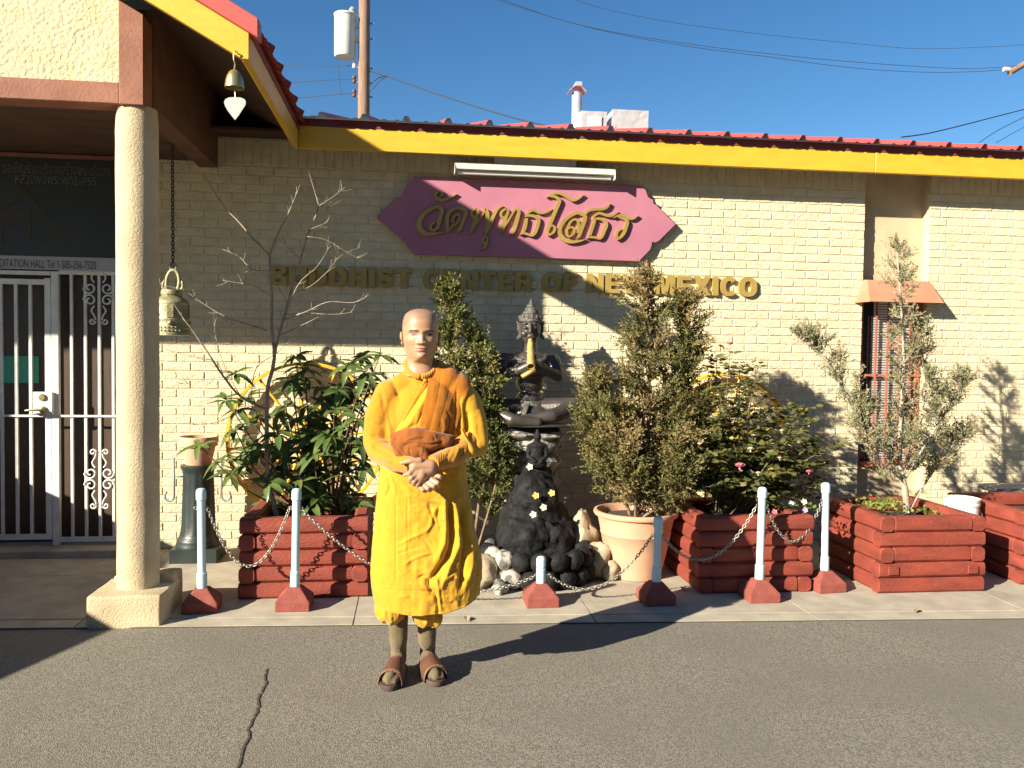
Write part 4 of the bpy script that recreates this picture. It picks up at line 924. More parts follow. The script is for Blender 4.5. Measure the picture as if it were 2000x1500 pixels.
# ================================================================ POTS, PEDESTAL, WHEELS, BUCKET, BENCH
px_, py_ = 1.535, 5.47
tp = thing('terracotta_pot', V(px_, py_, 0), 'large terracotta pot with rolled rim holding the big juniper', 'pot')
MB().lathe([(0.165, 0.0), (0.175, 0.004), (0.18, 0.03), (0.215, 0.18), (0.240, 0.30), (0.243, 0.303), (0.240, 0.312), (0.262, 0.415), (0.285, 0.425), (0.292, 0.44), (0.288, 0.455), (0.27, 0.458), (0.255, 0.44), (0.25, 0.40), (0.001, 0.40)], (px_, py_, 0), 40).build('pot_wall', M_terra, tp, smooth=0.7)
MB().lathe([(0.252, 0.405), (0.1, 0.42), (0.001, 0.425)], (px_, py_, 0), 20, cap=False).build('soil', M_soil, tp, smooth=9)
dx, dy = -1.535, 6.13
pd = thing('fluted_pedestal', V(dx, dy, 0), 'dark green fluted cast-iron pedestal with square plinth and scroll hooks', 'pedestal')
MB().box(dx-0.165, dx+0.165, dy-0.155, dy+0.155, 0.0, 0.10).build('plinth', M_iron, pd, bevel=0.006)
fm = MB(); n = 48; vv = []; prof = [(0.155, 0.10), (0.155, 0.115), (0.148, 0.13), (0.150, 0.14), (0.145, 0.155), (0.132, 0.17), (0.128, 0.185), (0.126, 0.21), (0.120, 0.26), (0.108, 0.62), (0.110, 0.645), (0.122, 0.665), (0.122, 0.685)]
for r0_, z in prof:
    for k in range(n):
        t = 2*math.pi*k/n; fl_ = 0.007*(0.5-0.5*math.cos(12*t)) if 0.2 < z < 0.63 else 0
        vv.append((dx+(r0_-fl_)*math.cos(t), dy+(r0_-fl_)*math.sin(t), z))
fm.add(vv, [(i*n+k, i*n+(k+1) % n, (i+1)*n+(k+1) % n, (i+1)*n+k) for i in range(len(prof)-1) for k in range(n)]+[tuple((len(prof)-1)*n+k for k in range(n))])
fm.build('fluted_shaft', M_iron, pd, smooth=0.7)
for f in (-1, 1):
    x = dx+f*0.165; pts = [V(x, dy-0.02, 0.74), V(x, dy-0.02, 0.50)]+[V(x-f*0.0+f*0.032*(1-math.cos(a)), dy-0.02, 0.46-0.036*math.sin(a)) for a in np.linspace(0, 4.2, 12)]
    MB().tube(pts, 0.008, 7).tube([V(x, dy-0.02, 0.60), V(dx+f*0.10, dy-0.01, 0.60)], 0.006, 6).build('scroll_hook', M_hook, pd, smooth=9)
fp = thing('flower_pot', V(dx, dy, 0.686), 'small terracotta flower pot standing on the green pedestal', 'pot')
MB().lathe([(0.085, 0.686), (0.09, 0.69), (0.118, 0.82), (0.132, 0.822), (0.136, 0.885), (0.132, 0.892), (0.120, 0.888), (0.114, 0.84), (0.001, 0.83)], (dx, dy, 0), 32).build('pot_wall', M_terra, fp, smooth=0.6)
MB().lathe([(0.115, 0.842), (0.001, 0.85)], (dx, dy, 0), 16, cap=False).build('soil', M_soil, fp)

def wheel(cx, cz, r, y, nsp, label, a0, wd=0.028):
    t = thing('wagon_wheel', V(cx, y, cz-r), label, 'wheel'); n = 72
    M_ = Matrix.Translation((cx, y, cz)) @ Matrix.Rotation(math.pi/2, 4, 'X')
    MB().lathe([(r-0.022, -wd), (r, -wd), (r, wd), (r-0.022, wd), (r-0.022, -wd)], n=n, M=M_, cap=False).build('rim', M_wheel, t, smooth=0.6, fix=True)
    for k in range(nsp):
        a = a0+2*math.pi*k/nsp; d = V(math.cos(a), 0, math.sin(a))
        MB().tube([V(cx, y, cz)+d*0.05, V(cx, y, cz)+d*(r-0.02)], [0.012, 0.010], 8).build('spoke', M_wheel, t, smooth=1)
    MB().lathe([(0.001, -0.07), (0.045, -0.07), (0.05, -0.06), (0.05, -0.03), (0.075, -0.028), (0.075, 0.028), (0.05, 0.03), (0.05, 0.05), (0.001, 0.05)], n=24, M=M_).build('hub', M_wheel, t, smooth=0.6)
    MB().tube([V(cx, y+0.05, cz), V(cx, WALL_Y+0.01, cz)], 0.02, 8).build('wall_bolt', M_iron, t)
wheel(-0.80, 0.845, 0.59, 6.35, 12, 'yellow wagon wheel on the wall behind the broad-leaved evergreen', 0.13)
wheel(2.49, 0.855, 0.535, 6.35, 12, 'yellow wagon wheel on the wall behind the rose bush', 0.26, 0.04)
bx_, by_ = P(1878, 990, 5.45).x, 5.45
bk = thing('bucket', V(bx_, by_, 0), 'white plastic bucket standing between two log planters', 'bucket')
z1 = P(1878, 972, by_).z; rb = 0.115
MB().lathe([(rb*.85, 0.002), (rb*.87, 0.01), (rb, z1-0.05), (rb*1.05, z1-0.048), (rb*1.05, z1-0.03), (rb*1.01, z1-0.028), (rb*1.06, z1-0.01), (rb*1.06, z1), (rb*.98, z1), (rb*.96, z1-0.04), (0.001, z1-0.05)], (bx_, by_, 0), 32).build('bucket_wall', mat('white_plastic', (0.78, 0.78, 0.76), (0.6, 0.6, 0.57), 0.4, 12), bk, smooth=0.6)
MB().tube([V(bx_-rb*1.06, by_, z1-0.05), V(bx_-rb*.9, by_-rb*.75, z1-0.12), V(bx_, by_-rb*1.15, z1-0.16), V(bx_+rb*.9, by_-rb*.75, z1-0.12), V(bx_+rb*1.06, by_, z1-0.05)], 0.003, 6).build('handle', M_steel, bk, smooth=9)
be0 = P(1926, 950, 6.1)
bn = thing('grey_bench', V(be0.x+0.5, 6.1, 0), 'weathered grey plank bench against the wall behind the last planter', 'bench')
M_grey = mat('weathered_plank', (0.36, 0.34, 0.30), (0.27, 0.25, 0.22), 0.9, 8, 0.3, 60, stretch=(0.4, 3, 3))
for k in range(2): MB().box(be0.x, be0.x+1.2, 5.98+k*0.15, 6.12+k*0.15, be0.z-0.03, be0.z).build('plank', M_grey, bn, bevel=0.003)
for x in (be0.x+0.12, be0.x+1.05): MB().box(x, x+0.05, 6.0, 6.24, 0, be0.z-0.031).build('leg', M_grey, bn, bevel=0.003)

# ================================================================ ROCK FOUNTAIN
M_blk = mat('black_lava_rock', (0.008, 0.008, 0.009), (0.024, 0.025, 0.027), 0.75, 14, 0.9, 40, contrast=(0.5, 0.8), spec=0.25)
M_wht = mat('pale_limestone', (0.36, 0.335, 0.29), (0.09, 0.088, 0.085), 0.85, 16, 0.9, 30, contrast=(0.46, 0.60))
M_bei = mat('tan_boulder', (0.40, 0.33, 0.22), (0.28, 0.23, 0.16), 0.85, 6, 0.6, 25)
fx, fy = 0.85, 5.44
fo = thing('rock_fountain', V(fx, fy, 0), 'black rock fountain with stone pillar, round basin and pale stones', 'fountain')
def rock(c, r, mt, seed, parent, name='stone', n=2, rough=0.35, rot=None):
    bm = bmesh.new(); bmesh.ops.create_icosphere(bm, subdivisions=n, radius=1)
    for v in bm.verts:
        d = noise.noise(v.co*1.3+V(seed*3.7, seed, 0)); e = noise.noise(v.co*3.1+V(0, seed*5.1, seed))
        v.co *= 1+rough*d+rough*0.4*e
        v.co.x *= r[0]; v.co.y *= r[1]; v.co.z *= r[2]
    me = bpy.data.meshes.new(name); bm.to_mesh(me); bm.free()
    me.transform(Matrix.Translation(c) @ Matrix.Rotation(seed*1.3 if rot is None else rot, 4, 'Z')); shade(me, 0.7)
    return link(name, me, mt, parent)
pl = MB()
for k, z in enumerate((0.0, 0.16, 0.31, 0.47, 0.62, 0.77)):
    rock((0.88+R.uniform(-.02, .02), 6.0, z+0.09), (0.22, 0.17, 0.105), M_wht, k+1.5, fo, 'pillar_stone', 3, 0.22, rot=0.1*k)
for dxx in (-0.1, 0.1): rock((0.87+dxx, 5.98, 0.935), (0.15, 0.19, 0.05), M_wht, 9+dxx*10, fo, 'cap_stone', 3, 0.2, rot=0)
MB().box(0.68, 1.06, 5.82, 6.16, 0.955, 0.985).build('cap_slab', M_blk, fo, bevel=0.01)
md = MB()
for c, r in (((0.86, 5.70, 0.25), (0.27, 0.24, 0.32)), ((0.85, 5.66, 0.5), (0.17, 0.16, 0.2)), ((0.88, 5.72, 0.62), (0.12, 0.12, 0.13)), ((0.78, 5.55, 0.25), (0.2, 0.15, 0.16)), ((0.97, 5.6, 0.22), (0.18, 0.16, 0.2))): md.ell(c, r)
me = remesh(md, 0.016, 1); a = getco(me); nn = getno(me); d = vnoise(a, 14)*0.022+vnoise(a, 33, 5)*0.010; setco(me, a+nn*d[:, None]); shade(me, 0.5)
link('rock_mound', me, M_blk, fo)
ns = 17
for lay in range(2):
    for k in range(ns):
        t = 2*math.pi*(k+0.5*lay)/ns; c = (fx+0.335*math.cos(t), fy+0.30*math.sin(t), 0.065+lay*0.115)
        if math.sin(t) > 0.45: continue
        w = ((-0.95 < math.cos(t) < -0.35) and (k % 3 != 2 or lay == 0)); rock(c, (0.075, 0.06, 0.07), M_wht if w else M_blk, k+lay*20+0.3, fo, 'basin_stone', 2, 0.25, rot=t+math.pi/2)
MB().lathe([(0.30, 0.0), (0.30, 0.16)], (fx, fy, 0), 24, sy=0.9).build('basin_lining', M_blk, fo)
MB().lathe([(0.295, 0.17), (0.001, 0.1701)], (fx, fy, 0), 24, sy=0.9, cap=False).build('basin_water', mat('dark_water', (0.012, 0.014, 0.015), None, 0.05), fo)
for c, r, mt, s_ in (((0.47, 5.25, 0.10), (0.085, 0.08, 0.12), M_bei, 2.2), ((0.56, 5.10, 0.04), (0.05, 0.045, 0.05), M_wht, 3.1), ((1.26, 5.42, 0.11), (0.10, 0.10, 0.13), M_bei, 4.4), ((1.20, 5.66, 0.20), (0.11, 0.11, 0.19), M_bei, 5.3), ((1.33, 5.36, 0.06), (0.06, 0.06, 0.07), M_bei, 6.2), ((0.38, 5.45, 0.1), (0.09, 0.09, 0.12), M_bei, 7.7)):
    rock(c, r, mt, s_, fo, 'boulder', 3)
def blossom(c, r, mt, parent, nrm=V(0, -1, 0.3), name='flower'):
    m = MB(); a, b = frame(nrm); n_ = nrm.normalized()
    for k in range(5):
        t = 2*math.pi*k/5; d = a*math.cos(t)+b*math.sin(t); s_ = n_.cross(d)
        m.add([Vector(c), Vector(c)+d*r*.6+s_*r*.42+n_*r*.25, Vector(c)+d*r+n_*r*.15, Vector(c)+d*r*.6-s_*r*.42+n_*r*.25], [(0, 1, 2, 3)])
    m.ell(Vector(c)+n_*r*0.12, r*0.2, nu=8, nv=4); return m.build(name, mt, parent)
M_fly = mat('yellow_petal', (0.72, 0.52, 0.16), None, 0.6); M_flw = mat('cream_petal', (0.72, 0.68, 0.50), None, 0.6)
for (px, py, mt, Yf) in ((1046, 968, M_fly, 5.47), (1061, 991, M_flw, 5.42), (1041, 1005, M_flw, 5.38), (1034, 912, M_flw, 5.53), (1077, 963, M_fly, 5.5)):
    q_ = P(px, py, Yf)
    MB().tube([q_+V(0, 0.12, -0.03), q_], 0.003, 5).build('flower_stem', M_blk, fo); blossom(q_, 0.026, mt, fo)
# small black seated figure on the mound
sf = MB(); c = P(1049, 905, 5.66)
for o_, r in (((0, 0, 0.0), (0.075, 0.055, 0.04)), ((0, 0, 0.07), (0.05, 0.036, 0.075)), ((0, 0, 0.125), (0.062, 0.034, 0.03)), ((0, 0, 0.185), (0.028, 0.03, 0.036)), ((0, 0, 0.222), (0.014, 0.014, 0.022))): sf.ell(c+V(*o_), r)
for s_ in (-1, 1): sf.cap(c+V(s_*.058, 0, .12), c+V(s_*.068, -.01, .05), .018, .015).cap(c+V(s_*.068, -.01, .05), c+V(s_*.02, -.05, .02), .015, .012)
me = remesh(sf, 0.006, 3); link('buddha_figurine', me, M_blk, None, label='small black seated Buddha figurine on the dark fountain rocks', cat='statue')
# ================================================================ PLANTS
rng = np.random.default_rng(5)
def unit(a): return a/np.maximum(np.linalg.norm(a, axis=-1, keepdims=True), 1e-9)
def cards(base, d, L, W, tint, curl=0.15, nrm=None):
    """diamond leaf blades: base (n,3), direction d, length L, width W"""
    n = len(base); d = unit(d)
    rnd = rng.normal(size=(n, 3)) if nrm is None else nrm
    s = unit(np.cross(d, rnd)); u = np.cross(s, d)
    L = np.asarray(L).reshape(-1, 1)*np.ones((n, 1)); W = np.asarray(W).reshape(-1, 1)*np.ones((n, 1))
    v = np.stack([base, base+d*L*.45+s*W*.5+u*L*curl, base+d*L, base+d*L*.45-s*W*.5+u*L*curl], 1).reshape(-1, 3)
    f = np.arange(4*n).reshape(n, 4)
    return v, f, np.repeat(tint, 4)
def along(poly, t):
    k = t*(len(poly)-1); i = min(int(k), len(poly)-2); return poly[i].lerp(poly[i+1], k-i), (poly[i+1]-poly[i]).normalized()
M_bark = mat('juniper_bark', (0.24, 0.17, 0.11), (0.16, 0.11, 0.07), 0.9, 20, 0.5, 60)
M_barkp = mat('pale_bark', (0.40, 0.35, 0.28), (0.30, 0.26, 0.20), 0.9, 20, 0.5, 60)
M_jun = mat('juniper_foliage', (0.155, 0.160, 0.042), (0.095, 0.105, 0.028), 0.7, 7, tint=(0.33, 0.23, 0.10), trans=0.22)
M_junA = mat('green_juniper_foliage', (0.145, 0.175, 0.036), (0.085, 0.115, 0.025), 0.7, 7, tint=(0.28, 0.23, 0.08), trans=0.22)
M_junC = mat('grey_juniper_foliage', (0.26, 0.27, 0.15), (0.19, 0.205, 0.105), 0.75, 7, tint=(0.36, 0.28, 0.16), trans=0.2)
def juniper(name, loc, label, stems, mleaf, mbark, per_stem, blen, n_tw, n_leaf, tw_len, leafL, leafW, brown, elev=(0.35, 1.0), trunk_r=0.018, bare=0.0, seed=1, flat=0.85):
    rr = random.Random(seed); t = thing(name, loc, label, 'juniper')
    wood = MB(); B = []; Dd = []; TT = []
    for si, st in enumerate(stems):
        poly = smoothpath([Vector(p) for p in st[0]], 5); r0 = st[2]; scale = st[3]
        wood.tube(poly, [max(0.003, r0*(1-0.85*i/(len(poly)-1))) for i in range(len(poly))], 7)
        for b in range(int(per_stem*scale)):
            tt = st[1]+(1-st[1])*((b+rr.random())/int(per_stem*scale)); p, d0 = along(poly, min(tt, .999))
            L = blen(tt)*scale**.5*rr.uniform(.55, 1.15)
            az = rr.uniform(0, 2*math.pi); el = rr.uniform(*elev)+0.25*(tt > .85)
            d = V(math.cos(az)*math.cos(el), math.sin(az)*math.cos(el)*flat, math.sin(el)); q = [p]
            for k in range(5):
                d = (d+V(rr.uniform(-.22, .22), rr.uniform(-.22, .22), rr.uniform(-.05, .26))).normalized(); q.append(q[-1]+d*L/5)
            wood.tube(q, [0.0048*max(.3, L/.3), .004, .0032, .0025, .002, .0012], 4, cap=False)
            br_brown = rr.random() < brown
            for w in range(n_tw):
                s_ = bare+(1-bare)*((w+rr.random())/n_tw); c, dd = along(q, min(s_, .999))
                td = (dd+V(rr.gauss(0, .55), rr.gauss(0, .55), rr.gauss(.1, .45))).normalized(); tl = tw_len*rr.uniform(.5, 1.25)
                e = c+td*tl
                if w % 2 == 0: wood.tube([c, e], [0.0016, 0.0008], 3, cap=False)
                base = np.array(c)+np.outer(np.linspace(0.08, 1, n_leaf), np.array(td)*tl)
                lv = np.array(td)+rng.normal(0, .62, (n_leaf, 3)); B.append(base); Dd.append(lv)
                tb = rr.random(); TT.append(np.clip((0.75 if br_brown else 0.12)+rng.normal(0, .16, n_leaf)+(0.4 if tb < .08 else 0), 0, 1))
    B = np.concatenate(B); Dd = np.concatenate(Dd); TT = np.concatenate(TT); n = len(B)
    v, f, ti = cards(B, Dd, leafL*rng.uniform(.6, 1.3, n), leafW*rng.uniform(.7, 1.3, n), TT)
    link('crown', npmesh('crown', v, f, ti), mleaf, t); wood.build('trunk', mbark, t, smooth=9); return t
ja = 5.88
juniper('juniper', V(P(915, 1060, ja).x, ja, 0), 'slim green juniper standing between the monk and the bronze statue',
        [([V(P(915, 1060, ja).x, ja, 0.0), P(900, 900, ja), P(885, 740, ja), P(875, 568, ja)], .16, .02, 1.15), ([V(P(920, 1060, ja).x, ja, 0.0), P(945, 900, ja-.05), P(938, 780, ja), P(930, 652, ja)], .2, .014, 0.85),
         ([V(P(925, 1060, ja).x, ja, 0.0), P(965, 960, ja-.1), P(972, 900, ja-.05), P(962, 800, ja)], .2, .010, .5)],
        M_junA, M_bark, 62, lambda t: 0.29*(1-t)**.7+0.05, 18, 15, .10, .027, .0105, .12, seed=3)
jb_ = 5.45
juniper('juniper', V(1.535, 5.47, 0.42), 'big bushy olive juniper with twin tops in the terracotta pot',
        [([V(1.53, 5.47, .40), P(1262, 900, jb_), P(1268, 740, jb_), P(1258, 556, jb_)], .10, .024, 1.5), ([V(1.56, 5.48, .40), P(1310, 900, jb_+.05), P(1335, 760, jb_+.05), P(1338, 590, jb_+.05)], .15, .018, 1.25),
         ([V(1.5, 5.46, .40), P(1205, 930, jb_-.05), P(1170, 850, jb_), P(1160, 745, jb_)], .2, .014, .8), ([V(1.56, 5.5, .40), P(1355, 960, jb_), P(1385, 880, jb_), P(1375, 790, jb_)], .2, .012, .55),
         ([V(1.52, 5.42, .40), P(1240, 960, jb_-.2), P(1215, 880, jb_-.25), P(1200, 800, jb_-.2)], .15, .012, .6), ([V(1.55, 5.42, .40), P(1310, 970, jb_-.2), P(1330, 930, jb_-.3), P(1335, 850, jb_-.25)], .15, .012, .5)],
        M_jun, M_bark, 60, lambda t: 0.32*(1-t)**.7+0.06, 19, 15, .11, .027, .0095, .30, elev=(-0.25, .95), seed=8)
jc = 5.32
juniper('juniper', V(3.36, 5.32, 0.40), 'sparse grey-green juniper with pale bare trunk growing before the barred window',
        [([G(1772, 1012, .40)*1.0, P(1768, 960, jc), P(1756, 880, jc), P(1765, 700, jc), P(1752, 492, jc)], .30, .028, .95),
         ([P(1762, 930, jc), P(1720, 860, jc), P(1660, 770, jc), P(1600, 690, jc), P(1560, 662, jc)], .35, .012, .55), ([P(1765, 940, jc), P(1800, 880, jc-.1), P(1850, 800, jc), P(1885, 745, jc)], .3, .010, .55),
         ([V(3.42, 5.3, .42), P(1810, 940, jc+.1), P(1850, 880, jc+.1), P(1880, 850, jc+.1)], .3, .009, .45), ([P(1765, 930, jc), P(1715, 900, jc-.1), P(1690, 850, jc-.1), P(1680, 800, jc)], .35, .008, .45),
         ([P(1770, 900, jc), P(1800, 820, jc), P(1805, 720, jc), P(1790, 640, jc)], .3, .009, .5)],
        M_junC, M_barkp, 48, lambda t: 0.25*(1-t)**.7+0.06, 12, 13, .10, .025, .0080, .22, elev=(0.0, 1.0), bare=.2, seed=21)
# --- broad-leaved evergreen
M_leaf = mat('glossy_leaf', (0.075, 0.125, 0.034), (0.14, 0.19, 0.055), 0.28, 9, trans=0.18, contrast=(.4, .7), world=True)
M_leafy = mat('pale_leaf', (0.17, 0.20, 0.055), (0.10, 0.14, 0.04), 0.35, 12, trans=0.2, world=True)
def leaf_mesh(L, W, droop, seed, m):
    rr = random.Random(seed); vv = []; n = 5
    for i in range(n+1):
        t = i/n; w = W*.5*(math.sin(math.pi*min(1, t*.97+.03)**.85)**.8 if 0 < i < n else 0.02)
        x = L*t; z = -droop*L*t*t
        vv += [(x, -w, z+w*.35+.002*rr.uniform(-1, 1)), (x, 0, z), (x, w, z+w*.35+.002*rr.uniform(-1, 1))]
    f = []
    for i in range(n): a = i*3; f += [(a, a+3, a+4, a+1), (a+1, a+4, a+5, a+2)]
    me = bpy.data.meshes.new('leaf'); me.from_pydata(vv, [], f); me.materials.append(m); shade(me, 9); return me
LM = [leaf_mesh(.135, .046, .30, 1, M_leaf), leaf_mesh(.15, .048, .5, 2, M_leaf), leaf_mesh(.12, .043, .15, 3, M_leaf), leaf_mesh(.13, .043, .4, 4, M_leafy)]
ros = [(391, 871), (441, 780), (458, 836), (437, 897), (484, 775), (480, 910), (497, 879), (493, 819), (515, 871), (532, 914), (523, 940), (558, 793), (541, 845), (571, 741), (598, 738), (590, 716), (627, 762), (653, 765), (619, 845), (640, 850),
       (597, 856), (584, 938), (612, 985), (614, 890), (653, 801), (679, 793), (692, 708), (688, 758), (712, 725), (742, 694), (720, 752), (671, 827), (560, 885), (653, 862), (697, 819), (475, 860), (575, 820), (600, 790)]
ev = thing('evergreen_shrub', V(-0.60, 5.45, 0.40), 'glossy evergreen shrub with whorls of long leaves in the red planter', 'shrub')
stm = MB(); rr = random.Random(4); evl = ev.location; b0 = V(-0.60, 5.45, 0.40); b1 = V(-0.52, 5.5, 0.40)
for i, (x, y) in enumerate(ros):
    Y = 5.45+rr.uniform(-.28, .22); c = P(x, y, Y); base = b0 if x < 600 else b1
    mid = base.lerp(c, .55)+V(rr.uniform(-.05, .05), rr.uniform(-.05, .05), rr.uniform(-.08, .02))
    stm.tube(smoothpath([base, mid, c], 4), [0.006]*4+[0.0045]*3+[.0035, .003], 5)
    axis = (V(0, -.35, .8)+(c-base).normalized()*.5).normalized(); a, b = frame(axis)
    nl = 7+(i % 2); ph = rr.uniform(0, 6.28)
    for k in range(nl):
        t = ph+2*math.pi*k/nl+rr.uniform(-.25, .25); el = rr.uniform(-.35, .45)
        d = ((a*math.cos(t)+b*math.sin(t))*math.cos(el)+axis*math.sin(el)).normalized(); up = (axis-d*axis.dot(d)).normalized(); s_ = up.cross(d)
        o = bpy.data.objects.new('leaf', LM[3] if rr.random() < .16 else rr.choice(LM[:3])); col.objects.link(o); o.parent = ev; sc_ = rr.uniform(.75, 1.15)
        Mx = Matrix((d, s_, up)).transposed().to_4x4()
        o.matrix_local = Matrix.Translation(c-evl+axis*rr.uniform(-.015, .01)) @ Mx @ Matrix.Scale(sc_, 4)
inner = bmesh.new()
for i in range(88):                          # leaves inside the crown, too crowded to pick apart
    x, y = ros[rr.randrange(len(ros))] if i < 40 else (rr.uniform(560, 715), rr.uniform(820, 970)); c = P(x+rr.gauss(0, 22), min(y+rr.gauss(8, 20), 985), 5.5+rr.uniform(-.2, .25))
    axis = V(rr.uniform(-.4, .4), rr.uniform(-.7, .2), .8).normalized(); a, b = frame(axis); ph = rr.uniform(0, 6.28)
    for k in range(7):
        t = ph+2*math.pi*k/7; el = rr.uniform(-.4, .4); d = ((a*math.cos(t)+b*math.sin(t))*math.cos(el)+axis*math.sin(el)).normalized(); up = (axis-d*axis.dot(d)).normalized(); s_ = up.cross(d)
        k0 = len(inner.verts); inner.from_mesh(rr.choice(LM[:3])); inner.verts.ensure_lookup_table()
        bmesh.ops.transform(inner, verts=inner.verts[k0:], matrix=Matrix.Translation(c) @ Matrix((d, s_, up)).transposed().to_4x4() @ Matrix.Scale(rr.uniform(.7, 1.05), 4))
im_ = bpy.data.meshes.new('inner_foliage'); inner.to_mesh(im_); inner.free(); shade(im_, 9); link('inner_foliage', im_, M_leaf, ev, kind='stuff')
stm.build('stems', mat('shrub_stem', (0.10, 0.075, 0.045), None, 0.8), ev, smooth=9)
# --- bare sapling
by0 = 5.30
bs = thing('bare_sapling', G(536, 1000, .40), 'leafless grey sapling with long bare twigs in the red planter', 'tree')
M_twig = mat('grey_twig', (0.34, 0.28, 0.21), (0.22, 0.17, 0.125), 0.85, 25, 0.4, 90)
limbs = [([(540, 1012), (536, 985), (523, 940), (521, 827), (523, 758), (532, 723), (536, 693), (534, 670)], .016, .010, 0), ([(534, 670), (530, 637), (531, 580), (528, 540), (527, 499)], .010, .0065, 0), ([(536, 690), (545, 655), (567, 574), (588, 505), (600, 462), (608, 447), (623, 402)], .009, .0045, .06),
         ([(527, 499), (495, 466), (465, 432), (435, 400), (402, 345)], .006, .002, .12), ([(527, 499), (537, 470), (564, 415), (572, 396), (586, 361)], .006, .002, -.1), ([(623, 402), (612, 365), (602, 333)], .004, .0015, .0), ([(623, 402), (650, 385), (677, 363)], .004, .0015, .05),
         ([(623, 402), (640, 405), (667, 391)], .003, .0012, .05), ([(608, 447), (625, 440), (640, 434)], .003, .001, 0),
         ([(521, 800), (471, 775), (437, 736), (406, 689), (376, 645), (354, 615), (318, 560), (288, 510)], .009, .002, -.2), ([(522, 646), (490, 635), (444, 620), (400, 595), (360, 568), (318, 558), (275, 551)], .005, .0015, -.1), ([(437, 736), (420, 706), (370, 695), (324, 682), (279, 661)], .004, .0012, .1),
         ([(527, 529), (492, 526), (468, 502), (435, 487)], .004, .0012, .1), ([(531, 580), (500, 560), (470, 553), (435, 548)], .003, .001, .05), ([(552, 625), (600, 608), (640, 590), (690, 591), (718, 578)], .005, .0012, -.12), ([(555, 615), (600, 612), (655, 614), (690, 609)], .004, .0012, -.05),
         ([(546, 655), (590, 635), (630, 615)], .004, .0015, 0), ([(567, 574), (605, 560), (640, 530), (665, 500), (706, 482)], .004, .001, .1), ([(560, 590), (540, 550), (535, 520)], .003, .001, 0), ([(588, 505), (560, 480), (548, 440)], .003, .001, .1), ([(600, 462), (640, 470), (690, 500), (718, 512)], .003, .001, .08),
         ([(545, 655), (580, 560), (620, 520), (650, 470)], .004, .001, -.1), ([(471, 775), (440, 720), (420, 650), (418, 610)], .003, .001, .0), ([(490, 785), (500, 720), (540, 690), (565, 665)], .003, .001, -.08), ([(519, 790), (480, 800), (430, 822), (390, 830), (355, 826)], .004, .001, -.1), ([(437, 736), (400, 742), (360, 750), (327, 738)], .003, .001, .06), ([(520, 812), (560, 790), (600, 770)], .003, .001, 0)]
tw = MB(); rr = random.Random(9)
for pts, r0, r1, dy in limbs:
    n = len(pts); pp = smoothpath([P(x, y, by0+dy*(i/(n-1))) for i, (x, y) in enumerate(pts)], 4); m_ = len(pp)
    tw.tube(pp, [r0+(r1-r0)*i/(m_-1) for i in range(m_)], 6)
    if r0 < .0095:
        for k in range(int(m_*.55)):
            c, d = along(pp, rr.uniform(.15, .98)); a, b = frame(d); t = rr.uniform(0, 6.28)
            e = (d*.8+(a*math.cos(t)+b*math.sin(t))*.9+V(0, 0, .25)).normalized(); L = rr.uniform(.015, .085)
            tw.tube([c, c+e*L*.5, c+(e+V(rr.uniform(-.2, .2), 0, .15)).normalized()*L], [.0022, .0017, .0010], 4, cap=False)
tw.build('branches', M_twig, bs, smooth=9)
# --- rose bush
rb = thing('rose_bush', V(2.12, 5.38, .40), 'leafy rose bush with a few pink blooms in the red planter', 'rose bush')
rr = random.Random(12); cane = MB(); Bv = []; Dv = []; TT = []; rbY = 5.38
tg = [(1426, 680), (1445, 720), (1410, 745), (1465, 735), (1480, 715), (1400, 700), (1440, 770), (1475, 800), (1420, 830), (1500, 840), (1535, 800), (1570, 790), (1590, 815), (1560, 850), (1600, 870), (1625, 900), (1580, 915), (1610, 940), (1540, 900), (1500, 890), (1465, 890), (1430, 900), (1400, 930), (1450, 940), (1490, 930), (1530, 950), (1570, 965), (1420, 970), (1480, 970), (1395, 880), (1445, 860), (1515, 860), (1550, 875), (1585, 860), (1470, 850), (1405, 800), (1520, 920), (1555, 930), (1605, 905), (1380, 950), (1630, 870), (1490, 770)]
for i, (x, y) in enumerate(tg):
    Y = rbY+rr.uniform(-.28, .25); e = P(x, y, Y); b = V(2.12+rr.uniform(-.12, .12), 5.38+rr.uniform(-.1, .1), .40)
    pp = smoothpath([b, b.lerp(e, .5)+V(rr.uniform(-.06, .06), rr.uniform(-.06, .06), .06), e], 6); m_ = len(pp)
    cane.tube(pp, [.0065-.0045*k/(m_-1) for k in range(m_)], 5)
    lowY = y > 780
    for k in range(30 if lowY else 22):
        c, d = along(pp, rr.uniform(.45, .999)); az = rr.uniform(0, 6.28); dv = V(math.cos(az), math.sin(az), rr.uniform(-.3, .5)).normalized(); st_ = rr.uniform(.04, .12)
        cane.tube([c, c+dv*st_], [.0013, .0008], 3, cap=False)
        sd = dv.cross(V(0, 0, 1)).normalized()
        for u, s_ in ((1, 0), (.72, 1), (.72, -1), (.42, 1), (.42, -1)):
            Bv.append(c+dv*st_*u); Dv.append((dv*(1 if s_ == 0 else .4)+sd*s_+V(0, 0, rr.uniform(-.35, .1)))); TT.append(min(1, max(0, rr.gauss(.15, .12)+(.6 if rr.random() < .05 else 0))))
Bv = np.array(Bv); Dv = np.array(Dv); n = len(Bv)
